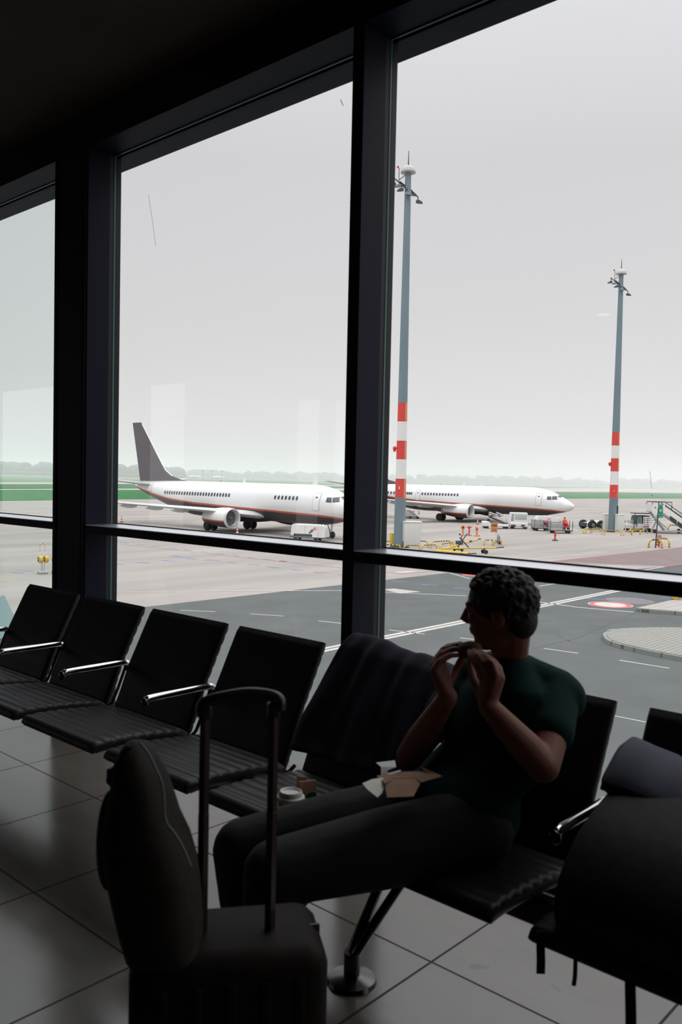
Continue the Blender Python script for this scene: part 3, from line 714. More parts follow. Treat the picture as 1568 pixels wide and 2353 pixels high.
for pts in ([(1225, 1490), (1320, 1469), (1460, 1409)], [(1275, 1445), (1285, 1462), (1315, 1476)], [(1350, 1437), (1480, 1447)], [(888, 1378), (980, 1376)], [(935, 1395), (978, 1378)], [(1220, 1430), (1265, 1425)]):
    poly(sk, pts, .06, .007)
mark('tyre_mark', sk, mat('tyre_rubber_mark', (.078, .083, .082), .9))
# kerbed paved islands
def brick_mat(name, c1, c2, mo, s):
    m = bpy.data.materials.new(name); m.use_nodes = True; nt = m.node_tree; b_ = nt.nodes['Principled BSDF']
    tc = nt.nodes.new('ShaderNodeTexCoord'); br = nt.nodes.new('ShaderNodeTexBrick'); nt.links.new(tc.outputs['Object'], br.inputs['Vector'])
    br.inputs['Scale'].default_value = 1; br.inputs['Brick Width'].default_value = s; br.inputs['Row Height'].default_value = s; br.inputs['Mortar Size'].default_value = min(.03, s*.09); br.offset = 0.
    br.inputs['Color1'].default_value = (*c1, 1); br.inputs['Color2'].default_value = (*c2, 1); br.inputs['Mortar'].default_value = (*mo, 1)
    nt.links.new(br.outputs['Color'], b_.inputs['Base Color']); b_.inputs['Roughness'].default_value = .9; return m
M_pave = brick_mat('small_paving_blocks', (.30, .29, .26), (.26, .26, .235), (.12, .13, .105), .21)
M_slabs = brick_mat('pale_paving_slabs', (.37, .345, .31), (.34, .32, .29), (.27, .25, .23), .6)
M_kerb = brick_mat('kerb_stone', (.24, .26, .235), (.22, .24, .215), (.10, .11, .10), 1.1)
def island(name, px, m, label, inset=.14):
    P = [G(*q) for q in px]; sp = smooth_path([P[-1]]+P+[P[0]], 5)[5:-5] if len(P) > 5 else P
    c = sum(sp, Vector())/len(sp); n = len(sp)
    mb = MB(); mb.prism([Vector((p.x, p.y, AZ)) for p in sp], (0, 0, .16), 1)
    inn = []
    for i in range(n):
        t = (sp[(i+1) % n]-sp[i-1]).normalized(); nn = Vector((-t.y, t.x, 0)); 
        if nn.dot(c-sp[i]) < 0: nn = -nn
        inn.append(sp[i]+nn*inset)
    mb.add([Vector((p.x, p.y, AZ+.175)) for p in inn], [list(range(n))], 0)
    o = mb.build(name, [m, M_kerb], smooth=False); o['kind'] = 'structure'; o['label'] = label
island('paved_island', [(1386, 1465), (1400, 1482), (1470, 1501), (1568, 1520), (1700, 1540), (1800, 1530), (1800, 1470), (1680, 1456), (1540, 1450), (1440, 1452), (1398, 1456)], M_pave, 'kerbed island of small grey paving blocks at the right')
island('paved_corner', [(1462, 1404), (1568, 1415), (1760, 1440), (1760, 1370), (1568, 1383), (1541, 1386)], M_slabs, 'kerbed corner of pale paving slabs')

# ================================================================== AIRLINERS
M_jet = mat('glossy_white_paint', (.74, .74, .728), .3, 0, .015, .6, coat=.3)
M_belly = mat('dark_grey_belly', (.050, .046, .048), .4, 0, .08, .6)
M_stripe = mat('orange_red_stripe', (.55, .115, .06), .4)
M_fin = mat('dark_grey_fin', (.105, .095, .105), .45, 0, .06, .4)
M_jglass = mat('dark_cabin_glass', (.06, .07, .085), .15)
M_jmetal = mat('bare_metal_lip', (.60, .61, .61), .4, .15, .03, 2)
M_wing = mat('light_grey_wing', (.50, .51, .51), .4, 0, .05, .5)
M_tyre = mat('black_tyre', (.022, .022, .023), .8)
M_dark = mat('dark_inside', (.10, .11, .11), .6)
M_line = mat('door_outline', (.48, .49, .50), .5)
FUS = [(0, 2.80, .02, .02), (.06, 2.80, .17, .16), (.2, 2.80, .33, .32), (.5, 2.81, .56, .54), (1., 2.85, .84, .80), (1.6, 2.94, 1.07, 1.05), (2.2, 3.03, 1.26, 1.25), (2.8, 3.13, 1.42, 1.48), (3.3, 3.18, 1.54, 1.64), (3.9, 3.22, 1.65, 1.78), (4.7, 3.27, 1.76, 1.91), (6., 3.32, 1.86, 2.0), (7.5, 3.33, 1.88, 2.02), (24., 3.33, 1.88, 2.02), (26., 3.38, 1.87, 1.97), (28., 3.52, 1.82, 1.82), (30., 3.72, 1.68, 1.60), (32., 3.95, 1.46, 1.34), (34., 4.18, 1.18, 1.06), (36., 4.40, .82, .72), (37.5, 4.56, .50, .42), (38.3, 4.64, .26, .22), (38.5, 4.65, .05, .05)]
STR = [(0, 1.9), (1.2, 2.0), (3, 2.2), (5, 2.33), (10, 2.48), (17, 2.66), (24, 2.88), (29, 3.2), (33, 3.72), (37, 4.3), (39, 4.62)]
def lerp_tab(T, x):
    if x <= T[0][0]: return T[0][1:]
    for i in range(len(T)-1):
        if x <= T[i+1][0]:
            u = (x-T[i][0])/(T[i+1][0]-T[i][0]); return tuple(a+(b-a)*u for a, b in zip(T[i][1:], T[i+1][1:]))
    return T[-1][1:]
def fus_pt(aft, th, off=0.):       # th: angle from starboard horizontal, up positive; body axes: x forward, y to port, z up
    zc, w, h = lerp_tab(FUS, aft); return Vector((-aft, -(w+off)*math.cos(th), zc+(h+off)*math.sin(th)))
def fus_th(aft, z):
    zc, w, h = lerp_tab(FUS, aft); return math.asin(max(-1, min(1, (z-zc)/h)))
def patch(a0, a1, z0, z1, off, mb, mi=0, nx=3, nz=6, rnd_=0.):
    vs = []; 
    for i in range(nx+1):
        for k in range(nz+1):
            a = a0+(a1-a0)*i/nx; z = z0+(z1-z0)*k/nz
            if rnd_: 
                e = abs(2*i/nx-1); kk = 1-rnd_*(e**3); z = (z0+z1)/2+(z-(z0+z1)/2)*kk
            vs.append(fus_pt(a, fus_th(a, z), off))
    n = nz+1
    mb.add(vs, [(i*n+k, (i+1)*n+k, (i+1)*n+k+1, i*n+k+1) for i in range(nx) for k in range(nz)], mi)
def aerofoil(mb, secs, mi=0):       # secs: (le x, le y, le z, chord, thickness, dz at trailing edge, vertical?)
    rs = []
    for x, y, z, c, t, vert in secs:
        ring = []
        for u, v in ((0, 0), (.03, .45), (.12, .85), (.3, 1), (.6, .75), (.85, .3), (1, .03), (.85, -.2), (.6, -.4), (.3, -.55), (.12, -.5), (.03, -.3)):
            ring.append(Vector((x-u*c, y+(v*t/2 if vert else 0), z+(0 if vert else v*t/2))) if not vert else Vector((x-u*c, y+(v if v > 0 else v*1.6)*t/2, z)))
        rs.append(ring)
    mb.rings(rs, mi)
def wheel(mb, c, r, w, n=20):
    mb.lathe([(0, -w/2), (r*.55, -w/2), (r*.6, -w*.42), (r*.82, -w/2), (r*.97, -w*.34), (r, 0), (r*.97, w*.34), (r*.82, w/2), (r*.6, w*.42), (r*.55, w/2), (0, w/2)], c, n, axis='y')
def airliner(label, pos, th, wins, doors, with_port=True):
    j = thing('passenger_jet', label, 'airplane', (pos[0], pos[1], AZ), th, 'passenger jets parked on the apron')
    aft = sorted(set([f[0] for f in FUS] + [x*.75 for x in range(10, 51)] + [3.1, 3.6, 4.3, 5.2]))
    N = 48; fz = MB()
    rs = []
    for a in aft:
        # ring points chosen so that the paint boundary is a clean edge
        zs = lerp_tab(STR, a)[0]; zc, w, h = lerp_tab(FUS, a)
        t0 = math.asin(max(-.98, min(.98, (zs-.10-zc)/h))); t1 = math.asin(max(-.98, min(.98, (zs+.09-zc)/h)))
        angs = [-PI/2+(t0+PI/2)*k/9 for k in range(9)] + [t0] + [t1+(PI/2-t1)*k/14 for k in range(15)]
        half = [fus_pt(a, t) for t in angs]; other = [Vector((p.x, -p.y, p.z)) for p in half[1:-1]][::-1]
        rs.append(half+other)
    n = len(rs[0]); o = len(fz.v); fz.v += [tuple(p) for r in rs for p in r]
    H = 25
    for k in range(len(rs)-1):
        for i in range(n):
            i2 = (i+1) % n; ii = i if i < H-1 else (n-1-i)
            fz.f.append([k*n+i, k*n+i2, (k+1)*n+i2, (k+1)*n+i]); fz.m.append(1 if ii < 9 else 2 if ii == 9 else 0)
    fz.f.append(list(range(n))); fz.m.append(0); fz.f.append([(len(rs)-1)*n+i for i in range(n)]); fz.m.append(0)
    fu = fz.build('fuselage', [M_jet, M_belly, M_stripe], j, ang=50)
    # wing-body fairing
    b_ = MB(); b_.ell((-17.5, 0, 1.75), (5.6, 1.75, .72), n=24, m=12); b_.build('belly_fairing', M_belly, j)
    for z_ in wins:
        w_ = MB(); patch(z_-.15, z_+.15, 3.72, 4.14, .015, w_, 0, 4, 4, .45); w_.build('cabin_window', M_jglass, j, smooth=False)
    for a0, a1, z0, z1 in doors:
        d_ = MB(); patch(a0, a1, z0, z1, .012, d_, 0, 3, 8, .06); d_.build('door', M_line, j, smooth=False);
        p_ = MB(); patch(a0+.07, a1-.07, z0+.07, z1-.07, .02, p_, 0, 3, 8, .06); p_.build('door_panel', M_jet, j, smooth=False)
        p_ = MB(); patch((a0+a1)/2-.12, (a0+a1)/2+.12, z0+(z1-z0)*.68, z0+(z1-z0)*.78, .03, p_, 0, 2, 2, .3); p_.build('door_window', M_jglass, j, smooth=False)
    for s in (1, -1):
        for poly4 in (((2.05, 3.72), (2.72, 3.66), (2.86, 4.12), (2.34, 4.20)), ((2.80, 3.64), (3.42, 3.66), (3.45, 4.13), (2.94, 4.12))):
            w_ = MB(); vs = []
            for u in range(4):
                for v in range(4):
                    U, V = u/3, v/3
                    a = (poly4[0][0]*(1-U)+poly4[1][0]*U)*(1-V)+(poly4[3][0]*(1-U)+poly4[2][0]*U)*V
                    z = (poly4[0][1]*(1-U)+poly4[1][1]*U)*(1-V)+(poly4[3][1]*(1-U)+poly4[2][1]*U)*V
                    p = fus_pt(a, fus_th(a, z), .02); p.y *= s; vs.append(p)
            w_.add(vs, [(u*4+v, (u+1)*4+v, (u+1)*4+v+1, u*4+v+1) for u in range(3) for v in range(3)]); w_.build('cockpit_window', M_jglass, j, smooth=False)
    w_ = MB(); vs = []
    for u in range(5):
        for v in range(4):
            zz = 3.70+.46*v/3; a = 1.78+.42*v/3+.10*abs(u-2)/2
            zc, w, h = lerp_tab(FUS, a); yy = (-.62+1.24*u/4); vs.append(Vector((-a+.03, yy, zc+h*math.sqrt(max(0, 1-(yy/w)**2))+.02)))
    w_.add(vs, [(u*4+v, (u+1)*4+v, (u+1)*4+v+1, u*4+v+1) for u in range(4) for v in range(3)]); w_.build('cockpit_window', M_jglass, j, smooth=False)
    # fin with dorsal fillet
    f_ = MB(); aerofoil(f_, [(-le, 0, z, 37.5+(z-5)*.25-le, t, 1) for le, z, t in ((26.6, 5.2, .06), (29.0, 5.5, .16), (30.8, 5.9, .26), (32.1, 6.55, .32), (32.9, 7.35, .32), (37.25, 12.3, .18), (37.45, 12.55, .12))])
    f_.build('tail_fin', M_fin, j)
    f_ = MB(); f_.tube([(-30.8, 0, 5.9), (-32.08, 0, 6.55), (-32.88, 0, 7.35), (-37.25, 0, 12.3)], [.05, .07, .07, .05], 8); f_.build('fin_leading_edge', M_jet, j)
    for s in (1, -1):
        t_ = MB(); aerofoil(t_, [(-33.6, s*.5, 4.75, 4.0, .42, 0), (-37.4, s*7.1, 5.55, 1.5, .14, 0)]); t_.build('tailplane', M_wing, j)
        wg = MB(); aerofoil(wg, [(-12.6, s*1.2, 1.85, 8.4, 1.1, 0), (-14.6, s*4.83, 2.25, 5.6, .72, 0), (-15.8, s*6.2, 2.42, 4.6, .58, 0), (-22.2, s*16.9, 3.35, 1.75, .2, 0)])
        wo = wg.build('wing', M_wing, j)
        wl_ = MB(); aerofoil(wl_, [(-22.2, s*16.85, 3.33, 1.75, .16, 0), (-22.6, s*17.3, 3.6, 1.5, .12, 0)]); wl_.build('wing_tip', M_jet, wo)
        wt = MB(); wt.rings([[Vector((-22.5-u*1.5, s*(17.25+v), 3.55)) for u, v in ((0, 0), (.4, .05), (1, 0), (.4, -.05))], [Vector((-23.6-u*.75, s*(17.7+v), 6.0)) for u, v in ((0, 0), (.4, .03), (1, 0), (.4, -.03))]])
        wt.build('winglet', M_jet, wo)
        for yy in (6.9, 9.6, 12.3):
            k = (yy-1.2)/15.7; x_ = -12.6-8.3*k-(8.4-6.65*k)*.62; z_ = 1.9+1.45*k
            ff = MB(); ff.ell((x_-.6, s*yy, z_-.16), (1.7, .17, .24), n=14, m=8); ff.build('flap_fairing', M_wing, wo)
        nb = MB(); c = Vector((0, s*4.83, 1.66))
        prof = [(-13.55, .90), (-13.5, .97), (-13.7, 1.04), (-14.3, 1.09), (-15.2, 1.07), (-16.2, .97), (-17.1, .82), (-17.8, .70)]
        rs = []; mm = []
        for x, r in prof:
            ring = []
            for k in range(40):
                a = 2*PI*k/40 + PI/40; zz = r*math.sin(a)*(.93 if math.sin(a) < 0 else 1); ring.append(Vector((x, c.y+r*math.cos(a), c.z+zz)))
            rs.append(ring)
        n = 40; nb.v = [tuple(p) for r in rs for p in r]
        for k in range(len(rs)-1):
            for i in range(n):
                zc_ = (rs[k][i].z+rs[k][(i+1) % n].z)/2; nb.f.append([k*n+i, k*n+(i+1) % n, (k+1)*n+(i+1) % n, (k+1)*n+i]); nb.m.append(0 if zc_ > 1.45 else 2 if zc_ > 1.27 else 1)
        nb.f.append([(len(rs)-1)*n+i for i in range(n)]); nb.m.append(1)
        e = nb.build('engine', [M_jet, M_belly, M_stripe], j, ang=50)
        lp = MB(); lp.lathe([(.80, -.55), (.84, -.15), (.90, .02), (.97, .07), (1.02, .02), (1.045, -.14), (1.05, -.22)], (-13.55, c.y, c.z), 40, axis='x'); lp.f = [q for q in lp.f if len(q) == 4]; lp.m = lp.m[:len(lp.f)]
        lp.build('intake_lip', M_jmetal, e)
        fn = MB(); fn.lathe([(0, .0), (.80, .0), (.80, -.02), (0, -.02)], (-14.1, c.y, c.z), 32, axis='x'); fn.lathe([(0, .42), (.08, .36), (.2, .1), (.25, 0), (0, -.01)], (-14.08, c.y, c.z), 20, axis='x'); fn.build('fan', M_dark, e)
        py_ = MB(); py_.prism([(-14.4, c.y-.13, 2.55), (-18.6, c.y-.13, 2.2), (-17.8, c.y-.13, 1.7), (-14.4, c.y-.13, 2.2)], (0, .26, 0)); py_.build('pylon', M_wing, e)
        gb = MB(); gb.cyl((-19.4, s*2.86, 2.2), (-19.65, s*2.86, .55), .14, .11); gb.cyl((-19.4, s*2.3, 2.0), (-19.6, s*2.86, .8), .06); gb.cyl((-19.65, s*2.3, .56), (-19.65, s*3.42, .56), .1); g_ = gb.build('main_gear', M_jmetal, j)
        for q in (-.44, .44):
            w2 = MB(); wheel(w2, (-19.65, s*2.86+q, .565), .565, .40); w2.build('wheel', M_tyre, g_)
    gb = MB(); gb.cyl((-3.9, 0, 1.7), (-4.05, 0, .36), .09, .07); gb.cyl((-4.05, -.25, .36), (-4.05, .25, .36), .06); gb.cyl((-4.9, 0, 1.5), (-4.08, 0, .8), .045); g_ = gb.build('nose_gear', M_jmetal, j)
    for q in (-.2, .2):
        w2 = MB(); wheel(w2, (-4.05, q, .36), .36, .2); w2.build('wheel', M_tyre, g_)
    for a_, h_ in ((17.2, .5),):
        an = MB(); an.prism([(-a_, -.03, 5.3), (-a_-.5, -.03, 5.3), (-a_-.42, -.03, 5.35+h_), (-a_-.2, -.03, 5.35+h_)], (0, .06, 0)); an.build('antenna', M_jet, j, smooth=False)
    an = MB(); an.cyl((-21.5, 0, 5.3), (-21.5, 0, 5.46), .08, .05); an.build('beacon_light', mat('red_beacon', (.5, .05, .04), .4), j)
    return j
def aft_at(pos, th, px, lat, z):    # fuselage station whose projection falls in image column px
    best = None
    for k in range(0, 3900):
        a = k*.01; P = Vector((pos[0]-math.cos(th)*a+math.sin(th)*lat, pos[1]-math.sin(th)*a-math.cos(th)*lat, AZ+z))-Vector((0, 0, EYE))
        u = CW/2+FPX*P.dot(CR)/P.dot(CF); e = abs(u-px)
        if best is None or e < best[0]: best = (e, a)
    return best[1]
J1, T1 = (-54.38, 62.70), -.010
J2, T2 = (-56.32, 109.99), .091
w1 = []
x0_, x1_ = aft_at(J1, T1, 376.3, 1.86, 3.93), aft_at(J1, T1, 525.5, 1.86, 3.93)
w1 += [x0_+(x1_-x0_)*k/24 for k in range(25)]
x0_, x1_ = aft_at(J1, T1, 631.5, 1.86, 3.93), aft_at(J1, T1, 681.5, 1.86, 3.93)
w1 += [x0_+(x1_-x0_)*k/6 for k in range(7)]
airliner('nearer white passenger jet with red stripe, its whole dark tail fin showing', J1, T1, w1, [(4.15, 5.05, 2.75, 4.58), (33.2, 33.9, 3.95, 4.95)])
w2_ = []
for a, b, n_ in ((876, 905, 5), (932.5, 945.5, 4), (970.5, 1051.5, 13)):
    x0_, x1_ = aft_at(J2, T2, a, 1.86, 3.93), aft_at(J2, T2, b, 1.86, 3.93)
    w2_ += [x0_+(x1_-x0_)*k/(n_-1) for k in range(n_)]
dr = aft_at(J2, T2, 959.5, 1.86, 3.7)
airliner('farther white passenger jet behind the light mast with banded base, nose in full view', J2, T2, w2_, [(4.15, 5.05, 2.75, 4.58), (dr-.5, dr+.4, 2.9, 4.5)])
# ================================================================== LIGHT MASTS
M_galv = mat('galvanised_steel', (.175, .235, .265), .5, .25, .10, .8, 0, .4, stretch=(1, 1, .2))
M_galv_d = mat('dark_steel', (.055, .065, .070), .5, .3, .1, 2)
M_dome = mat('grey_dome', (.46, .46, .44), .5)
M_red = mat('signal_red', (.62, .055, .045), .55, 0, .05, 1)
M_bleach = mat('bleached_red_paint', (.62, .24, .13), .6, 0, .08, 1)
M_white = mat('white_enamel', (.74, .735, .715), .5, 0, .04, 1)
M_yel = mat('safety_yellow', (.62, .40, .035), .5, 0, .06, 2)
M_blk = mat('black_band', (.02, .02, .022), .6)
M_orange = mat('orange_paint', (.66, .20, .055), .5, 0, .06, 2)
M_cab = mat('pale_cabinet_paint', (.60, .61, .57), .5, 0, .03, 1)
M_steel = mat('light_steel', (.42, .43, .43), .35, .6, .08, 2)
M_concrete_base = M_conc2
def local(p): return Vector(p)
def mast(px, py, top_px, rot, label, number, bands, base_w, top_w, hatch):
    g = G(px, py); k = mpp(g); H = (py-top_px)*k*.986; t = thing('light_mast', label, 'light mast', g, VIEWA, 'apron light masts')
    R0, R1 = base_w*k/2, top_w*k/2
    def R(z): return R0+(R1-R0)*z/H
    def seg(z0, z1, n=10, off=0.):
        mb = MB(); rs = []
        for z in (z0, z1): rs.append([Vector((R(z)*1.02*math.cos(a)+off*0, R(z)*1.02*math.sin(a), z)) for a in [2*PI*(i+.35)/n for i in range(n)]])
        return mb.rings(rs)
    zs = [(py-b)*k for b in bands]     # ascending boundaries red/white/red/white/red
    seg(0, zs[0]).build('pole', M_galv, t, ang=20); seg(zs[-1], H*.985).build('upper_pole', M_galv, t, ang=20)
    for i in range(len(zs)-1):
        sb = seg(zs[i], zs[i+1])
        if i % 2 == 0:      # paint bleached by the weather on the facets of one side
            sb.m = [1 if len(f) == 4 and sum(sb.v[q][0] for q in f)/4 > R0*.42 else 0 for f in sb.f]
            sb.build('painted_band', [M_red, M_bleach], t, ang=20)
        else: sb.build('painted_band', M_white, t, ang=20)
    text_mesh(number, R0*.62, 'number', M_white, t, (-R0*.30, -R(zs[0])*1.045, (zs[0]+zs[1])/2), (PI/2, 0, 0), .006, .01)
    b = MB(); d = R1*2.55; b.lathe([(d*.96, 0), (d, .03*d), (d*.97, .3*d), (d*.82, .62*d), (d*.5, .86*d), (.1, .95*d), (.02, .96*d)], (0, 0, H*.982), 28); b.build('dome', M_dome, t, ang=50)
    b = MB(); b.cyl((0, 0, H*.985+.9*d), (0, 0, H*.985+.9*d+H*.036), .055, .025); b.build('lightning_rod', M_galv_d, t)
    b = MB(); b.box((0, 0, .06), (R0*3, R0*3, .12)); b.build('base_plate', M_galv_d, t, smooth=False)
    b = MB(); b.box((R0*.62, -R0*.80, 37*k), (R0*.42, R0*.2, 46*k), bev=.06); b.build('access_hatch', M_cab if hatch else M_galv_d, t)
    b = MB(); zc = (zs[2]+zs[3])/2; b.ell((-R(zc)-.16, 0, zc+.15), (.17, .17, .2)); b.cyl((-R(zc)-.16, 0, zc-.15), (-R(zc)-.16, 0, zc), .12); b.build('obstruction_light', M_red, t)
    u = d  # size unit near the head
    arms = [((-.3, 0, -2.1), (-1.85, .2, -.75), (-1.75, .2, -1.5)), ((-.3, .2, -1.8), (-1.1, -.1, -1.3), (-1.05, -.1, -1.75)), ((-.3, -.3, -2.2), (-.9, -.5, -1.9), (-.75, -.5, -2.4)), ((-.1, -.5, -2.4), (-.3, -.8, -2.6), (-.2, -.8, -3.0)), ((.3, .1, -2.2), (1.4, .2, -3.2), (1.3, .2, -3.7)), ((.3, .3, -2.2), (.6, .6, -2.3), (.55, .6, -2.6))]
    for i, (a, m_, l_) in enumerate(arms):
        A, Mm, L = [Vector(q)*u + Vector((0, 0, H*.985)) for q in (a, m_, l_)]
        b = MB(); b.cyl(A, Mm, .10*u, .08*u, 8); b.cyl(Mm, L, .07*u, .06*u, 8); ar = b.build('lamp_arm', M_galv_d, t)
        b = MB(); sx = -1 if (i in (0, 1, 2)) else 1
        q = L+Vector((sx*.12*u, 0, -.05*u))
        b.rings([[q+Vector((sx*x*u, y*u, z*u)) for y, z in ((-w, zt), (w, zt), (w*1.15, zb), (-w*1.15, zb))] for x, w, zt, zb in ((-.30, .16, .10, -.16), (0, .26, .17, -.20), (.35, .26, .02, -.22), (.58, .2, -.18, -.24))])
        b.build('floodlight', M_galv if i % 2 else M_galv_d, ar, ang=20)
    b = MB(); q = Vector((-1.2*u, 0, H*.985)); b.cyl(q+Vector((0, 0, -1.2*u)), q+Vector((0, 0, .45*u)), .045*u, n=8); b.cyl(q+Vector((0, 0, -1.1*u)), Vector((-.2*u, 0, H*.985-.3*u)), .05*u, n=8); b.build('light_bracket', M_galv_d, t)
    b = MB(); b.ell(q+Vector((-.16*u, 0, .62*u)), (.14*u, .14*u, .16*u)); b.cyl(q+Vector((0, 0, .4*u)), q+Vector((-.14*u, 0, .5*u)), .05*u, n=8); b.build('top_beacon', M_red, t)
    return t
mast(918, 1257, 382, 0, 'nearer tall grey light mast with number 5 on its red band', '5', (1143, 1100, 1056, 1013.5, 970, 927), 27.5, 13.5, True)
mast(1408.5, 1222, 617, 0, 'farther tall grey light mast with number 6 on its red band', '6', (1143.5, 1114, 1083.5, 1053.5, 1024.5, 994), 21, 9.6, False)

# ================================================================== CABINETS AND BARRIERS
def cabinet(x0, x1, ytop, ybot, label, depth=.9):
    g = G((x0+x1)/2, ybot); k = mpp(g); w, h = (x1-x0)*k, (ybot-ytop)*k
    t = thing('electrical_cabinet', label, 'cabinet', g, VIEWA, 'pale cabinets beside the light masts')
    b = MB(); b.box((0, depth/2, h/2+.05), (w, depth, h-.1)); b.box((0, depth/2, .05), (w*1.02, depth*1.02, .1)); b.build('cabinet_body', M_cab, t, smooth=False)
    b = MB(); b.box((0, depth/2, h+.02), (w*1.1, depth*1.15, .08), bev=.02); b.build('cabinet_roof', M_white, t)
    b = MB(); b.box((0, -.012, h*.52), (w*.94, .03, h*.86), bev=.008); d = b.build('cabinet_door', M_cab, t)
cabinet(928, 967, 1200, 1259, 'pale electrical cabinet right of the mast numbered 5')
cabinet(1390, 1402, 1182, 1220, 'narrow pale cabinet left of the mast numbered 6')
cabinet(1418, 1434, 1183, 1224, 'pale cabinet right of the mast numbered 6')
b = MB(); g = G(901, 1254); k = mpp(g); b.box((0, 0, .55), (.30, .3, 1.1), bev=.02); b.box((0, 0, 1.12), (.34, .34, .05)); o = b.build('junction_box', M_yel); o.location = g; tag(o, 'small yellow box left of the nearer light mast, beside the window post', 'box')
b = MB(); g = G(1395.5, 1219); b.box((0, 0, .5), (.3, .3, 1.0), bev=.02); o = b.build('junction_box', M_yel); o.location = g; tag(o, 'small yellow box between the narrow cabinet and the farther light mast', 'box')
def hoop(a, b_, h_px, label, r_px=2.1, banded_legs=False):
    A, B = G(*a), G(*b_); k = mpp(A); h = h_px*k; r = r_px*k; L = (B-A).length
    c = (A+B)/2; t = (B-A).normalized(); rad = min(.42*L, .6*h, .45); pts = []
    P = [Vector((-L/2, 0, 0)), Vector((-L/2, 0, h-rad))]
    for q in range(1, 7): a_ = PI-PI/2*q/6; P.append(Vector((-L/2+rad+rad*math.cos(a_), 0, h-rad+rad*math.sin(a_))))
    n = 11
    for q in range(1, n): P.append(Vector((-L/2+rad+(L-2*rad)*q/n, 0, h)))
    for q in range(0, 7): a_ = PI/2-PI/2*q/6; P.append(Vector((L/2-rad+rad*math.cos(a_), 0, h-rad+rad*math.sin(a_))))
    P.append(Vector((L/2, 0, 0)))
    if banded_legs:
        P = [P[0], P[0]+Vector((0, 0, .1*h)), P[0]+Vector((0, 0, .35*h))]+P[1:-1]+[P[-1]+Vector((0, 0, .35*h)), P[-1]+Vector((0, 0, .1*h)), P[-1]]
    mis = []
    for i in range(len(P)-1):
        m_ = (P[i]+P[i+1])/2
        if m_.z > h-.02*h: mis.append(int(i % 2 == 0))
        elif banded_legs: mis.append(1 if (m_.z < .1*h or (i in (2, len(P)-4))) else 0)
        else: mis.append(0)
    mb = MB(); mb.tube(P, r, 8, mis=mis+[mis[-1]])
    t_ = thing('hoop_barrier', label, 'barrier', c, math.atan2(t.y, t.x), 'yellow and black hoop barriers')
    mb.build('rail', [M_yel, M_blk], t_)
    f = MB()
    for s in (-1, 1): f.cyl((s*L/2, 0, 0), (s*L/2, 0, .02), r*2., n=12)
    f.build('foot_plate', M_galv_d, t_)
for q in (((858, 1252), (897.5, 1251.5), 8, 'rear hoop barrier at the slim window post, left of the mast numbered 5'),
          ((862, 1262), (920, 1263), 11, 'front hoop barrier directly left of the foot of the mast numbered 5'),
          ((928.5, 1264), (964.5, 1264), 11, 'front hoop barrier below the pale cabinet by the mast numbered 5'),
          ((952, 1256), (984.5, 1258.5), 14, 'rear hoop barrier partly behind the pale cabinet by the mast numbered 5'),
          ((970, 1265), (1004, 1264), 12.5, 'hoop barrier just right of the pale cabinet, front row'),
          ((991.5, 1260), (1036, 1257), 15, 'longest hoop barrier right of the pale cabinet, rear row'),
          ((1011, 1266), (1042, 1260), 15, 'rightmost hoop barrier next to the yellow tow bars'),
          ((1112.5, 1252.5), (1133, 1251.5), 11.5, 'hoop barrier left of the orange A05 sign'),
          ((1134, 1254), (1152.5, 1252.5), 11.5, 'hoop barrier right of the orange A05 sign'),
          ((1340.5, 1226), (1358.5, 1225), 10.5, 'leftmost hoop barrier by the mast numbered 6'),
          ((1346, 1226.5), (1383.5, 1228.5), 12, 'long hoop barrier in front of the white tow tractor'),
          ((1362, 1222), (1380, 1221), 8, 'rear hoop barrier in front of the tow tractor, mostly behind another'),
          ((1382, 1218), (1398, 1219), 5, 'low hoop barrier left of the narrow cabinet by the mast numbered 6'),
          ((1389.5, 1229.5), (1427.5, 1231), 11, 'long hoop barrier directly in front of the mast numbered 6'),
          ((1433.5, 1231), (1451, 1229), 10, 'hoop barrier right of the mast numbered 6, front row'),
          ((1446.5, 1224), (1472, 1223), 8, 'hoop barrier right of the mast numbered 6, rear row'),
          ((1453, 1229.5), (1471, 1228.5), 11, 'second hoop barrier right of the cabinet by the mast numbered 6'),
          ((1472.5, 1227.5), (1488, 1226.5), 9.5, 'hoop barrier below the white loader cab'),):
    hoop(q[0], q[1], q[2], q[3], 1.15 if q[0][0] > 1330 else 1.45)
hoop((1491.5, 1258), (1521.5, 1259.5), 18.5, 'front hoop barrier around the green sign post', 2.0, True)
hoop((1511, 1253), (1538.5, 1257.5), 18, 'rear hoop barrier around the green sign post, to the right', 2.0, True)
hoop((1262+275, 1219), (1575, 1222), 13, 'hoop barrier at the right edge of the view near the boarding stairs', 1.3)
# thick yellow rail on the paved corner
g = G(1552, 1385); k = mpp(g); t = thing('guard_rail', 'thick plain yellow guard rail on the paved corner at the right edge', 'guard rail', g, VIEWA-.10)
b = MB(); b.cyl((0, 0, .15), (0, 0, .66), 7*k, n=16); b.build('rail_post', M_yel, t); b = MB(); b.cyl((0, 0, .48), (2.4, .1, .46), 3.4*k, n=14); b.build('cross_rail', M_yel, t)
b = MB(); b.cyl((0, 0, .14), (0, 0, .18), 9*k, n=16); b.build('foot_plate', M_galv_d, t); b = MB(); b.cyl((2.2, .1, .15), (2.2, .1, .66), 7*k, n=16); b.build('rail_post', M_yel, t)

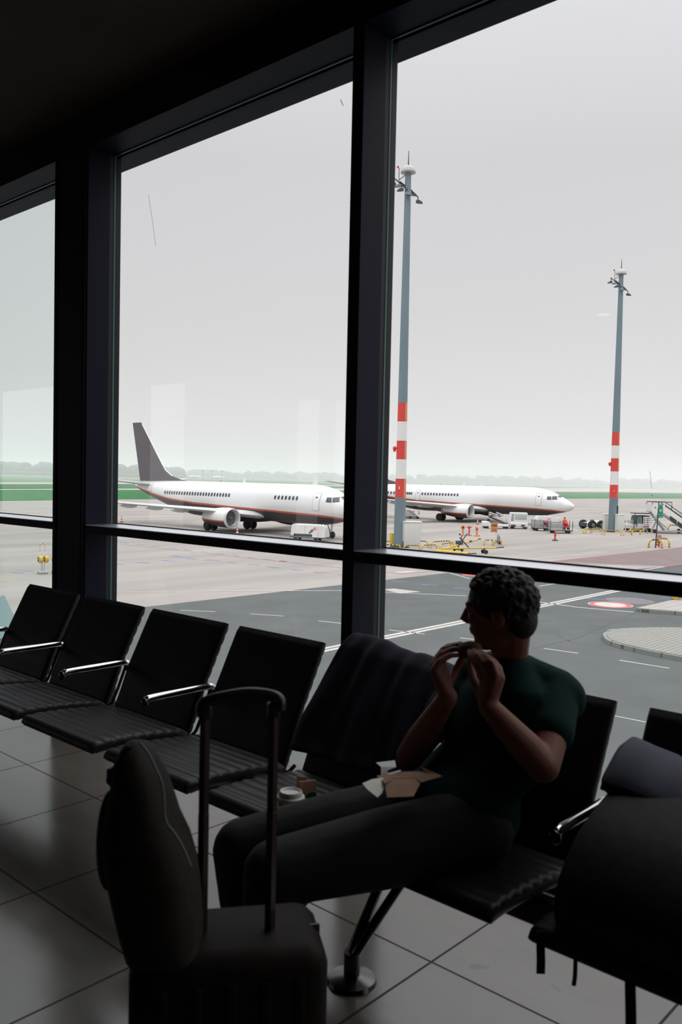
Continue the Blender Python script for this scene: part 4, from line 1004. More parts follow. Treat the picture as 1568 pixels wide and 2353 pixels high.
# ================================================================== CONES
def cone(px, py, h_px, label):
    g = G(px, py); h = h_px*mpp(g); t = thing('traffic_cone', label, 'cone', g, .4, 'orange and white traffic cones')
    b = MB(); b.box((0, 0, .02), (h*.52, h*.52, .04), bev=.01); b.build('cone_base', M_blk, t)
    zs = [.04, h*.22, h*.40, h*.58, h*.76, h]
    for i in range(5):
        r0, r1 = [h*.19*(1-.82*(z/h)) for z in (zs[i], zs[i+1])]; b = MB(); b.cyl((0, 0, zs[i]), (0, 0, zs[i+1]), r0, r1, 20); b.build('cone_body' if i % 2 == 0 else 'white_sleeve', M_red if i % 2 == 0 else M_white, t)
cone(545.5, 1228.5, 18, 'traffic cone in front of the nearer jet\'s engine')
cone(279.5, 1200.5, 15, 'traffic cone at the left under the nearer jet\'s wing')
cone(1098, 1205, 13, 'traffic cone standing behind the orange hose reels')
# ================================================================== SIGNS AND POSTS
g = G(1134, 1253); k = mpp(g); t = thing('stand_sign', 'orange sign reading A05 on two white posts', 'sign', g, VIEWA)
for x in (-7.5, 6.5): b = MB(); b.cyl((x*k, .02, 0), (x*k, .02, 51*k), 1.5*k, n=10); b.build('sign_post', M_white, t)
b = MB(); b.box((1*k, -.06, 41*k), (14.6*k, .08, 21.5*k)); b.build('sign_panel', mat('faded_orange_panel', (.60, .24, .09), .6), t, smooth=False)
text_mesh('A05', 7.4*k, 'lettering', M_blk, t, (1*k, -.105, 45.5*k), (PI/2, 0, 0), .004, .01)
for i, z in enumerate((38, 35.8, 33.6)): b = MB(); b.box((1*k, -.104, z*k), (9.5*k, .01, .8*k)); b.build('small_lettering', mat('brown_print', (.20, .09, .04), .7), t, smooth=False)
g = G(1276, 1242.5); k = mpp(g); t = thing('marker_post', 'short red post with collar on black base, below the baggage carts', 'post', g, VIEWA)
b = MB(); b.lathe([(0, 0), (7*k, 0), (7*k, .04), (6*k, .10), (2*k, .12), (0, .12)], n=20); b.build('post_base', M_blk, t); b = MB(); b.lathe([(0, .1), (2.0*k, .1), (1.8*k, 12*k), (3*k, 12.5*k), (3*k, 15*k), (2*k, 15.5*k), (2*k, 21*k), (2.6*k, 21.5*k), (2.2*k, 24*k), (0, 24.4*k)], n=16); b.build('post_shaft', M_red, t)
g = G(1507, 1259); k = mpp(g); t = thing('assembly_point_sign', 'green emergency assembly point sign on a thin dark post', 'sign', g, VIEWA)
top = Vector((4*k, 0, 106*k))
b = MB(); b.cyl((0, 0, 0), top, 1.6*k, 1.2*k, 10); b.build('sign_post', M_galv_d, t)
b = MB(); b.box((8*k, -.07, 84.5*k), (10.6*k, .05, 31*k), Matrix.Rotation(-.03, 3, 'Y')); b.build('sign_panel', mat('sign_green', (.02, .23, .155), .6), t, smooth=False)
b = MB()
for sx in (-1, 1):
    for sz in (-1, 1): 
        q = Vector((8*k+sx*3.2*k, -.105, 86.5*k+sz*9.2*k)); b.box(q, (2.4*k, .01, .9*k), Matrix.Rotation(sx*sz*.8, 3, 'Y')); b.box(q+Vector((sx*.8*k, 0, sz*.8*k)), (.9*k, .01, 2.2*k))
for dx, dz, r in ((0, 3, 1.0), (-1.8, 1.2, .9), (1.8, 1.2, .9), (0, .2, 1.0)): b.ell((8*k+dx*k, -.105, 86.5*k+dz*k), (r*k, .006, r*k), n=14, m=8); b.box((8*k+dx*k, -.105, 86.5*k+(dz-2.4)*k), (1.5*k, .01, 3.0*k))
b.box((8*k, -.105, 71.2*k), (7*k, .01, 1.1*k))
b.build('pictogram', mat('pale_green_print', (.42, .62, .46), .6), t)
g = G(1515, 1257); k = mpp(g); t = thing('fire_hydrant', 'red capped hydrant inside the hoop barriers by the green sign', 'hydrant', g)
b = MB(); b.cyl((0, 0, 0), (0, 0, 13*k), 2.2*k, n=14); b.build('hydrant_stem', M_red, t); b = MB(); b.cyl((.3*k, 0, 13*k), (.3*k, 0, 25*k), 4.6*k, n=18); b.build('hydrant_barrel', M_steel, t); b = MB(); b.lathe([(4.9*k, 24.5*k), (4.9*k, 26*k), (3*k, 28*k), (.1, 28.6*k)], n=18); b.build('hydrant_cap', M_red, t)
# ================================================================== HOSE REELS
def reel(px, py, kind, label):
    g = G(px, py); k = mpp(g); t = thing('cable_stand', label, 'stand', g, VIEWA, 'orange and red cable stands')
    b = MB(); b.box((0, 0, .9*k), (12*k if kind != 1 else 9*k, .8, 1.4*k), bev=.02); b.cyl((0, 0, 1*k), (0, 0, 16*k), 1.7*k, n=10); b.build('stand_post', M_red if kind == 1 else M_orange, t)
    if kind == 1:
        b = MB(); b.box((0, 0, 19*k), (13*k, .3, 2.4*k), bev=.04); b.cyl((0, 0, 16*k), (0, 0, 22*k), 2.3*k, n=10); b.build('cross_head', M_red, t)
    else:
        b = MB(); b.lathe([(0, -2.6*k), (4.6*k, -2.6*k), (4.6*k, -1.6*k), (3.4*k, -1.4*k), (3.4*k, 1.4*k), (4.6*k, 1.6*k), (4.6*k, 2.6*k), (0, 2.6*k)], (0, 0, 18*k), 22, axis='y' if kind == 0 else 'x'); b.build('reel', M_orange, t)
        b = MB(); b.lathe([(0, -3*k), (2.0*k, -3*k), (2.0*k, 3*k), (0, 3*k)], (0, 0, 18*k), 16, axis='y' if kind == 0 else 'x'); b.build('reel_hub', M_blk, t)
    if kind == 0: b = MB(); wheel(b, (-7*k, 0, 2*k), 2*k, 1.4*k, 14); b.build('wheel', M_tyre, t)
    if kind == 2:
        b = MB()
        for sx in (-1, 1): b.cyl((sx*5*k, 0, 0), (sx*1*k, 0, 14*k), .7*k, n=8)
        b.build('frame', M_white, t); b = MB(); wheel(b, (5*k, 0, 1.6*k), 1.6*k, 1.2*k, 14); b.build('wheel', M_tyre, t)
reel(1064, 1230, 0, 'leftmost of three cable stands, with round orange reel'); reel(1078.5, 1230.5, 1, 'middle red cable stand with T shaped head'); reel(1096, 1232, 2, 'rightmost cable stand with orange drum on white frame')
# yellow twin reel stand seen through the left pane
g = G(98, 1319); k = mpp(g); t = thing('cable_stand', 'yellow twin cable reel stand with red and white hoop, seen through the left pane', 'stand', g, VIEWA+.65)
b = MB(); b.box((2*k, 0, .4*k), (24*k, 1.0, .8*k)); b.build('base_slab', M_conc2, t, smooth=False)
b = MB()
for x in (-3, 0, 4): b.cyl((x*k, 0, 1*k), (x*k, 0, 30*k), .7*k, n=8)
b.box((0, 0, 4*k), (20*k, .5, 5*k), bev=.03); b.build('stand_post', M_steel, t)
for x in (-5.5, 8):
    b = MB(); b.lathe([(0, -4.6*k), (6.5*k, -4.6*k), (8.4*k, -3.6*k), (8.4*k, 3.6*k), (6.5*k, 4.6*k), (0, 4.6*k)], (x*k, .3*x*k*.2, 34*k), 26, axis='x'); r_ = b.build('reel', M_yel, t)
    b = MB(); b.lathe([(0, -5.2*k), (5.4*k, -5.2*k), (5.4*k, -4.4*k), (0, -4.4*k)], (x*k, .3*x*k*.2, 34*k), 22, axis='x'); b.build('reel_face', M_blk, r_)
    b = MB(); b.lathe([(0, -5.8*k), (1.6*k, -5.8*k), (1.6*k, -5*k), (0, -5*k)], (x*k, .3*x*k*.2, 34*k), 12, axis='x'); b.build('reel_hub', M_white, r_)
pth = [Vector((-8*k, 0, 44*k)), Vector((-6.5*k, 0, 53*k))]+[Vector((-6.5*k, 0, (53+3*i)*k)) for i in range(1, 5)]+[Vector((-5.5*k, 0, 69*k)), Vector((-3*k, 0, 70*k)), Vector((2*k, 0, 70*k)), Vector((4.0*k, 0, 68*k))]+[Vector((4.4*k, 0, (65-3*i)*k)) for i in range(0, 5)]+[Vector((2.8*k, 0, 44*k))]
b = MB(); b.tube(pth, .75*k, 8, mis=[i % 2 for i in range(len(pth))]); b.build('hoop', [M_white, M_red], t)
g = G(128, 1317); k = mpp(g); t = thing('cable_stand', 'second yellow cable reel stand cut off by the wide window post', 'stand', g, VIEWA)
b = MB(); b.ell((-2*k, 0, 33*k), (8*k, .25, 9*k)); b.build('reel', M_yel, t); b = MB(); b.cyl((0, 0, 0), (0, 0, 26*k), 1*k, n=8); b.box((0, 0, 4*k), (14*k, .5, 4*k)); b.build('stand_post', M_steel, t)
# ================================================================== TOW BARS
def towbar(a, b_, z0, z1, label, stripes, wheels_at, rpx=2.6):
    A, B = G(*a), G(*b_); k = mpp(A); L = (B-A).length; t = thing('tow_bar', label, 'tow bar', (A+B)/2, math.atan2((B-A).y, (B-A).x), 'yellow aircraft tow bars')
    n = 12; P = [Vector((-L/2+L*i/n, 0, z0+(z1-z0)*i/n)) for i in range(n+1)]; mis = [0]*(n+1)
    for s in stripes: mis[s] = 1
    b = MB(); b.tube(P, rpx*k*.5, 12, mis=mis); b.build('bar', [M_yel, M_blk], t)
    b = MB(); b.tube([P[-1], P[-1]+Vector((.5, 0, .05))], .05, 8); b.ell(P[-1]+Vector((.6, 0, .05)), (.12, .1, .06)); b.build('tow_eye', M_galv_d, t)
    for u in wheels_at:
        q = Vector((-L/2+L*u, 0, 0)); zz = z0+(z1-z0)*u
        b = MB(); b.cyl(q+Vector((0, -.36, .17)), q+Vector((0, .36, .17)), .04, n=8); b.cyl(q+Vector((0, 0, .17)), q+Vector((0, 0, zz)), .06, n=8); b.build('axle', M_galv_d, t)
        for s in (-1, 1): b = MB(); wheel(b, q+Vector((0, s*.36, .175)), .175, .12, 18); b.build('wheel', M_tyre, t)
    return t
tb = towbar((1016, 1272), (1096, 1262), .35, .85, 'tow bar angled upwards behind the two other yellow tow bars', (9,), (.45,), 4.6)
b = MB(); b.cyl((-.1, 0, .6), (.9, -.2, 1.5), .05, n=8); b.box((-.15, 0, .75), (.7, .4, .35), bev=.05); b.cyl((.3, .1, .8), (.7, .2, 1.3), .05, n=8); b.build('jack_mechanism', M_galv_d, tb)
tb = towbar((1025, 1272), (1140, 1272.5), .42, .5, 'long level tow bar with one wheel and an upright black lever', (), (.77,), 3.6)
b = MB(); b.cyl((-.1, 0, .4), (-1.0, .1, 1.35), .045, n=8); b.build('lever', M_blk, tb)
towbar((1002, 1276), (1076, 1281), .35, .30, 'thick yellow tow bar lying lowest and nearest the window', (), (.85,), 7)
# ================================================================== GROUND POWER UNIT
g = G(704, 1243); k = mpp(g); t = thing('ground_power_unit', 'white ground power unit trailer with red checked emblem by the nearer jet\'s nose', 'trailer', g, VIEWA-.30)
b = MB(); b.prism([(-38*k, 0, 12*k), (-38*k, 0, 24*k), (-35.5*k, 0, 37*k), (30*k, 0, 37*k), (44*k, 0, 35*k), (45.5*k, 0, 30*k), (44*k, 0, 9*k), (14*k, 0, 9*k), (14*k, 0, 16*k), (-31*k, 0, 16*k), (-31*k, 0, 12*k)], (0, 1.55, 0)); b.build('housing', M_white, t, smooth=False)
b = MB(); b.box((-8*k, .78, 13.5*k), (46*k, 1.4, 5*k)); b.build('underbody', M_galv_d, t, smooth=False)
b = MB(); b.box((0, .78, 8.5*k), (84*k, 1.5, 4*k), bev=.03); b.cyl((42*k, .78, 8*k), (56*k, .78, 6*k), .06, n=8); b.build('chassis', mat('grey_chassis', (.13, .17, .18), .6), t)
for x in (-28, 22):
    for y in (.15, 1.4): b = MB(); wheel(b, (x*k, y, 4.6*k), 4.6*k, 3.4*k, 18); b.build('wheel', M_tyre, t)
b = MB(); b.prism([(8*k, -.012, 17*k), (16*k, -.012, 22*k), (16*k, -.012, 28*k), (11*k, -.012, 26*k), (5*k, -.012, 18*k)], (0, .01, 0)); b.build('control_panel', M_dark, t, smooth=False)
em = MB()
for i in range(4):
    for j_ in range(4):
        if (i+j_) % 2 == 0: em.box((17.5*k+i*1.9*k, -.012, 25.6*k+j_*1.9*k), (1.85*k, .015, 1.85*k))
em.build('checked_emblem', M_red, t, smooth=False)
b = MB(); b.cyl((30*k, .8, 37*k), (31*k, .8, 39.5*k), .05, n=8); b.tube(smooth_path([(40*k, .5, 36.5*k), (46*k, .5, 40*k), (52*k, .5, 25*k), (54*k, .5, 12*k)], 5), .045, 8); b.build('cable', M_blk, t)
b = MB(); b.box((28*k, -.012, 22*k), (.02, .02, 22*k)); b.box((-4*k, -.012, 27*k), (.02, .02, 18*k)); b.build('door_seam', M_line, t, smooth=False)
# ================================================================== BELT LOADER, TRACTOR, BAGGAGE CARTS
g = G(1141, 1215); k = mpp(g); t = thing('belt_loader', 'white belt loader with railed conveyor under the farther jet', 'vehicle', g, VIEWA)
b = MB(); b.box((0, 1., 7.5*k), (58*k, 2., 6*k), bev=.1); b.box((-22*k, 1., 12*k), (14*k, 2., 8*k), bev=.1); b.build('chassis', M_white, t)
b = MB(); b.box((-16*k, 1., 19*k), (5*k, 1, 7*k), bev=.1); b.build('driver_seat', M_blk, t)
for x in (-22, 24):
    for y in (.1, 1.9): b = MB(); wheel(b, (x*k, y, 4.5*k), 4.5*k, 3*k, 18); b.build('wheel', M_tyre, t)
b = MB(); b.prism([(-14*k, .5, 29*k), (-14*k, .5, 25*k), (30*k, .5, 6*k), (31*k, .5, 10*k)], (0, 1., 0)); b.build('conveyor', M_galv_d, t, smooth=False)
for y in (.5, 1.5):
    b = MB()
    b.tube([(-13*k, y, 29*k), (-13*k, y, 37*k), (4*k, y, 31*k), (4*k, y, 22*k)], .05, 8); b.tube([(4*k, y, 22*k), (4*k, y, 37*k), (20*k, y, 30*k), (20*k, y, 15*k)], .05, 8); b.tube([(-13*k, y, 33*k), (20*k, y, 22*k)], .04, 8)
    b.build('railing', M_white, t)
g = G(1192, 1215.5); k = mpp(g); t = thing('baggage_tractor', 'boxy white tractor with big rear window right of the belt loader', 'vehicle', g, VIEWA-.1)
b = MB(); b.box((0, 1., 9.5*k), (42*k, 2., 11*k), bev=.12); b.prism([(-21*k, .1, 15*k), (-18*k, .1, 37*k), (20*k, .1, 37*k), (21*k, .1, 15*k)], (0, 1.8, 0)); b.build('cab_body', M_white, t)
b = MB(); b.box((5*k, .08, 28*k), (26*k, .06, 12*k), bev=.02); b.build('rear_window', mat('greenish_cab_glass', (.42, .48, .43), .2), t); b = MB(); b.prism([(-17.5*k, .08, 18*k), (-15.5*k, .08, 34*k), (-11*k, .08, 34*k), (-11*k, .08, 18*k)], (0, .06, 0)); b.build('cab_door', mat('grey_cab_door', (.33, .34, .34), .5), t, smooth=False)
b = MB(); b.box((-12*k, -.03, 7*k), (10*k, .06, 5*k)); b.box((10*k, -.03, 8*k), (8*k, .06, 4*k)); b.build('bumper', M_galv_d, t, smooth=False)
for x in (-13, 16):
    for y in (.15, 1.85): b = MB(); wheel(b, (x*k, y, 4.6*k), 4.6*k, 3.4*k, 18); b.build('wheel', M_tyre, t)
def cart(px, py, w, h, label, rz):
    g = G(px, py); k = mpp(g); t = thing('baggage_cart', label, 'cart', g, VIEWA+rz, 'grey baggage carts')
    b = MB(); b.box((0, .9, 6.2*k), (w*k, 1.8, 2.2*k), bev=.03); b.cyl((-w*.5*k, .9, 5*k), (-w*.64*k, .9, 4*k), .05, n=8); b.build('cart_bed', M_galv_d, t)
    b = MB()
    for i in range(5): b.box((-w*.22*k, .03, (8.5+i*(h-9)/4.6)*k), (w*.54*k, .05, (h-9)/5.4*k))
    b.box((-w*.48*k, .9, h*.62*k), (.05, 1.7, (h-8)*k)); b.build('side_panel', M_steel, t, smooth=False)
    b = MB()
    for x in (-.49, .06, .49):
        for y in (.04, 1.76): b.cyl((x*w*k, y, 6*k), (x*w*k, y, h*k), .04, n=8)
    b.build('corner_post', M_galv_d, t)
    for x in (-.34, .34):
        for y in (.15, 1.65): b = MB(); wheel(b, (x*w*k, y, 3.5*k), 3.5*k, 2.2*k, 16); b.build('wheel', M_tyre, t)
    return k
cart(1247, 1220.5, 37, 26, 'baggage cart at the left, behind the one with the worker', 0)
cart(1291, 1226, 51, 28, 'baggage cart at the right with the worker in orange behind it', -.05)
rb = random.Random(5)
def bags(pts, lab):
    for i, (px, py, r, z) in enumerate(pts):
        g = G(px, py); k = mpp(g); b = MB(); M_ = rotz(rb.uniform(0, 3)); b.ell((0, 0, 0), (r*1.25*k, r*.9*k, r*k), M_, 14, 10); b.tube([(-.2, 0, r*.9*k), (0, 0, r*1.25*k), (.2, 0, r*.9*k)], .03, 6)
        o = b.build('red_bag', mat('red_bag_cloth', (.42, .035, .04), .7, 0, .3, 6), origin=(0, 0, 0)); o.location = g+HF*1.0+Vector((0, 0, z*k)); tag(o, lab, 'bag', 'red bags on the baggage carts')
bags([(1257, 1220, 4.2, 18), (1262, 1219, 3.6, 13)], 'red bag lying on the left baggage cart')
bags([(1300, 1225, 4, 12), (1307, 1224, 4.4, 17), (1302, 1224, 4.2, 20), (1311, 1226, 4, 12), (1296, 1226, 3.6, 16)], 'red bag heaped on the right baggage cart')
g = G(1264, 1211); k = mpp(g); t = thing('service_van', 'low white service vehicle behind the baggage carts', 'vehicle', g, VIEWA)
b = MB(); b.prism([(-28*k, 0, 6*k), (-30*k, 0, 17*k), (-26*k, 0, 25*k), (8*k, 0, 24*k), (12*k, 0, 22*k), (28*k, 0, 21*k), (31*k, 0, 16*k), (30*k, 0, 6*k)], (0, 1.8, 0)); b.build('van_body', M_white, t, smooth=False)
b = MB(); b.box((-2*k, -.02, 18.5*k), (4*k, .03, 1.4*k)); b.build('red_lettering', M_red, t, smooth=False)
for x in (-18, 20): b = MB(); wheel(b, (x*k, .1, 4*k), 4*k, 2.5*k, 16); b.build('wheel', M_tyre, t)
# worker in orange
g = G(1297, 1221); k = mpp(g); w = thing('person', 'worker in orange high visibility jacket bending over the baggage cart', 'person', g, VIEWA)
b = MB(); q = 1.0
chain(b, [(0, 0, .85*q), (-.02, -.05, 1.2*q), (-.03, -.10, 1.45*q)], [.15, .17, .13]); chain(b, [(-.03, -.1, 1.45), (-.02, -.16, 1.58)], [.07, .06]); b.ell((-.02, -.18, 1.68), (.085, .10, .12))
for s in (-1, 1):
    chain(b, [(s*.1, 0, .85), (s*.12, .02, .45), (s*.12, .04, .06)], [.10, .075, .055]); b.ell((s*.12, -.04, .04), (.05, .12, .04))
    chain(b, [(s*.2-.03, -.1, 1.42), (s*.30, -.2, 1.2), (s*.22, -.42, 1.08)], [.075, .06, .045]); b.ell((s*.21, -.47, 1.06), (.04, .06, .04))
    for f_ in range(4): chain(b, [(s*.21+(f_-1.5)*.018, -.5, 1.06), (s*.21+(f_-1.5)*.018, -.56, 1.03)], [.012, .01], 6)
bo = b.build('body', M_skin, w); voxel(bo, .018, 2)
b = MB(); chain(b, [(0, 0, .82), (-.02, -.05, 1.2), (-.03, -.10, 1.43)], [.175, .20, .155])
for s in (-1, 1): chain(b, [(s*.2-.03, -.1, 1.42), (s*.30, -.2, 1.2), (s*.23, -.38, 1.09)], [.095, .08, .06])
bo = b.build('jacket', mat('orange_hi_vis', (.85, .17, .045), .7), w); voxel(bo, .02, 2)
b = MB()
for s in (-1, 1): chain(b, [(s*.1, 0, .86), (s*.12, .02, .45), (s*.12, .04, .10)], [.12, .09, .075])
bo = b.build('trousers', mat('dark_blue_workwear', (.02, .025, .045), .8), w); voxel(bo, .02, 2)
b = MB(); b.ell((-.02, -.165, 1.715), (.092, .105, .09)); b.build('hair', M_hair, w)
# orange machine cover behind the sign
g = G(1147, 1252); k = mpp(g); t = thing('covered_extinguisher', 'small grey covered extinguisher trolley behind the A05 sign', 'trolley', g, VIEWA)
b = MB(); b.ell((0, .6, 14*k), (5*k, .4, 11*k)); b.build('cover', mat('grey_cover', (.24, .235, .23), .8, 0, .25, 4, .3), t); b = MB()
for s in (-1, 1): wheel(b, (s*4*k, .6, 3.2*k), 3.2*k, 1.6*k, 14)
b.build('wheel', M_tyre, t)
# ================================================================== TOW TRACTOR, LOADER, STAIRS
g = G(1372, 1217); k = mpp(g); t = thing('tow_tractor', 'low white aircraft tow tractor with huge black wheels', 'vehicle', g, VIEWA+.25)
b = MB(); b.prism([(-14*k, .2, 6*k), (-14*k, .2, 15*k), (2*k, .2, 16*k), (4*k, .2, 19*k), (26*k, .2, 19*k), (28*k, .2, 8*k), (20*k, .2, 4*k), (-6*k, .2, 4*k)], (0, 2.2, 0)); b.build('tractor_body', M_white, t, smooth=False)
for x, y in ((-11, .1), (12, .1), (-11, 2.4), (12, 2.4)):
    b = MB(); wheel(b, (x*k, y, 10.6*k), 10.6*k, 7*k, 28); wo = b.build('wheel', M_tyre, t); b = MB(); b.lathe([(0, -.1), (4*k, -.1), (4*k, .05), (0, .05)], (x*k, y-3.4*k, 10.6*k), 18, axis='y'); b.build('hub', mat('grey_hub', (.16, .19, .19), .5), wo)
b = MB(); b.box((-24*k, 1.2, 11*k), (3.5*k, 1.6, 9*k)); b.build('bumper', M_galv_d, t, smooth=False)
b = MB(); b.box((20*k, .17, 14*k), (4*k, .06, 3*k)); b.build('light_cluster', M_blk, t, smooth=False)
g = G(1467, 1222); k = mpp(g); t = thing('cargo_loader', 'white cargo loader with glazed cab beside the mast numbered 6', 'vehicle', g, VIEWA)
b = MB(); b.box((-6*k, 1.2, 9*k), (54*k, 2.4, 3*k)); b.box((-18*k, 1.2, 14*k), (26*k, 2.4, 6*k)); b.box((12*k, 1.2, 14*k), (26*k, 2.4, 9*k)); b.build('loader_chassis', M_white, t, smooth=False)
b = MB(); b.prism([(-7*k, .3, 17*k), (-3*k, .3, 37*k), (28*k, .3, 37*k), (28*k, .3, 34.5*k), (-1*k, .3, 34.5*k), (-3*k, .3, 17*k)], (0, 1.8, 0)); b.prism([(10*k, .3, 17*k), (10*k, .3, 36*k), (13*k, .3, 36*k), (13*k, .3, 17*k)], (0, .2, 0)); b.build('cab_frame', M_galv_d, t, smooth=False)
b = MB(); b.prism([(-5*k, .42, 19*k), (-2.4*k, .42, 34*k), (9*k, .42, 34*k), (9*k, .42, 19*k)], (0, .05, 0)); b.build('cab_glass', mat('green_cab_glass', (.13, .26, .23), .15), t, smooth=False)
b = MB(); b.box((4*k, 1., 22*k), (7*k, .6, 9*k), bev=.1); b.build('driver_seat', M_blk, t)
b = MB()
for x in (-30, -22, -14): b.cyl((x*k, .1, 17*k), (x*k, .1, 26*k), .05, n=8)
for z in (20, 23, 26): b.cyl((-31*k, .1, z*k), (-11*k, .1, z*k), .045, n=8)
for x in (14, 22): b.cyl((x*k, .1, 18*k), (x*k, .1, 31*k), .06, n=8)
for z in (22, 27, 31): b.cyl((13*k, .1, z*k), (30*k, .1, z*k), .05, n=8)
b.build('railing', M_steel, t)
b = MB(); b.box((13*k, 1.2, 42*k), (38*k, 2.2, 1.8*k)); b.build('raised_platform', M_galv_d, t, smooth=False)
for x in (-22, 3, 20):
    for y in (.2, 2.2): b = MB(); wheel(b, (x*k, y, 5*k), 5*k, 3.4*k, 18); b.build('wheel', M_tyre, t)
b = MB(); b.box((18*k, .0, 12*k), (14*k, .04, 1.6*k)); b.build('red_marking', M_red, t, smooth=False)
b = MB(); b.cyl((-11*k, -.2, 3*k), (-9.6*k, -.2, 44*k), .05, n=8); b.build('mast_pole', M_galv_d, t)
g = G(1530, 1226); k = mpp(g); t = thing('boarding_stairs', 'mobile boarding stairs with white sides sloping down to the right', 'stairs', g, VIEWA)
b = MB(); b.prism([(-31*k, .2, 48*k), (-31*k, .2, 66*k), (-2*k, .2, 66*k), (-2*k, .2, 62*k), (52*k, .2, 26*k), (78*k, .2, 6*k), (70*k, .2, 2*k), (52*k, .2, 10*k), (-6*k, .2, 48*k)], (0, .12, 0)); b.build('side_panel', M_white, t, smooth=False)
b = MB(); b.prism([(-31*k, 2.2, 48*k), (-31*k, 2.2, 66*k), (-2*k, 2.2, 66*k), (-2*k, 2.2, 62*k), (52*k, 2.2, 26*k), (78*k, 2.2, 6*k), (70*k, 2.2, 2*k), (52*k, 2.2, 10*k), (-6*k, 2.2, 48*k)], (0, .12, 0)); b.build('side_panel', M_white, t, smooth=False)
b = MB()
for i in range(14): b.box(((-2+i*5.6)*k, 1.2, (50-i*3.6)*k), (5.6*k, 1.9, .06))
b.box((-18*k, 1.2, 49*k), (28*k, 1.9, .1)); b.build('steps', M_steel, t, smooth=False)
b = MB()
for i, (x0_, x1_) in enumerate(((10, 26), (28, 44), (46, 60))):
    b.prism([(x0_*k, .17, (48-x0_*.66)*k), (x1_*k, .17, (48-x1_*.66)*k), (x1_*k, .17, (38-x1_*.66)*k), (x0_*k, .17, (38-x0_*.66)*k)], (0, .03, 0))
b.build('dark_panel', mat('dark_grey_panel', (.03, .04, .05), .4), t, smooth=False)
for y in (.25, 2.25):
    b = MB(); b.tube([(-31*k, y, 66*k), (-31*k, y, 72*k), (14*k, y, 72*k), (14*k, y, 56*k)], .06, 8); b.tube([(0, y, 64*k), (76*k, y, 14*k)], .05, 8); b.tube([(2*k, y, 70*k), (76*k, y, 20*k)], .05, 8); b.build('handrail', M_galv_d, t)
b = MB(); b.tube([(-30*k, 1.2, 48*k), (6*k, 1.2, 5*k)], .16, 10); b.tube([(-6*k, 1.2, 47*k), (-24*k, 1.2, 5*k)], .12, 10); b.tube([(-28*k, .4, 40*k), (10*k, .4, 8*k)], .07, 8); b.tube([(-34*k, .4, 20*k), (-14*k, .4, 46*k)], .07, 8); b.build('support_strut', M_steel, t)
b = MB(); b.box((20*k, 1.2, 5*k), (84*k, 1.8, 3*k), bev=.05); b.build('stair_chassis', M_steel, t)
for x in (-23, 46):
    for y in (.2, 2.2): b = MB(); wheel(b, (x*k, y, 4.8*k), 4.8*k, 2.4*k, 18); b.build('wheel', M_tyre, t)
text_mesh('M', 5*k, 'red_letter', M_red, t, (-24*k, .18, 59*k), (PI/2, 0, 0), .01, .01)
g = G(948, 1192); k = mpp(g); t = thing('folding_steps', 'grey wheeled maintenance steps under the farther jet\'s wing', 'steps', g, VIEWA)
b = MB()
for y in (0, 1.2):
    for i in range(4): b.tube([((-19+i*2)*k, y, (5+i*4)*k), ((8+i*-1)*k, y, (5+i*3.6)*k)], .06, 6)
    b.tube([(-18*k, y, 3*k), (-18*k, y, 19*k), (-6*k, y, 19*k), (14*k, y, 4*k)], .07, 8)
for i in range(6): b.box(((-8+i*4)*k, .6, (17-i*2.4)*k), (3*k, 1.2, .08))
b.build('step_frame', M_steel, t, smooth=False); b = MB(); b.box((-2*k, .6, 3.5*k), (36*k, 1.3, 1.4*k)); b.build('chassis', M_galv_d, t, smooth=False)
for x in (-5, 12): b = MB(); wheel(b, (x*k, 0, 3*k), 3*k, 2*k, 14); b.build('wheel', M_tyre, t)
b = MB(); b.box((15*k, .3, 14*k), (5*k, .1, 8*k), bev=.03); b.build('white_board', M_white, t)
# vehicle at the left edge below the window
P = at_d(-24, 1475, 12.5); t = thing('service_van', 'white vehicle with tinted windscreen at the far left edge below the window', 'vehicle', (P.x, P.y, AZ), VIEWA)
hgt = P.z-AZ
b = MB(); b.prism([(-1.6, -.9, .35), (-1.6, -.9, hgt-.05), (.12, -.9, hgt-.1), (.30, -.9, hgt-.25), (.32, -.9, .35)], (0, 1.8, 0)); b.build('van_body', M_white, t, smooth=False)
b = MB(); b.prism([(-1.4, -.95, hgt+.02), (-1.2, -.95, hgt+.62), (-.16, -.95, hgt+.55), (.10, -.95, hgt+.02)], (0, 1.9, 0)); b.build('windscreen', mat('teal_windscreen', (.20, .32, .31), .15), t, smooth=False)
b = MB(); b.cyl((.12, -.96, hgt-.02), (-.20, -.96, hgt+.60), .03, n=8); b.cyl((-.06, -.98, hgt-.02), (.06, -.98, hgt-.06), .025, n=8); b.build('screen_frame', M_white, t)
b = MB(); b.box((-.8, -.92, hgt-.33), (2.2, .03, .03)); b.box((-.8, -.92, hgt-.40), (2.2, .03, .03)); b.build('trim_stripe', M_galv_d, t, smooth=False)
b = MB(); b.cyl((.02, -1.0, hgt+.58), (.07, -1.0, hgt+.50), .035, n=8); b.build('mirror', M_blk, t)
for x in (-1.1, -.1): b = MB(); wheel(b, (x, -.8, .34), .34, .2, 18); b.build('wheel', M_tyre, t)
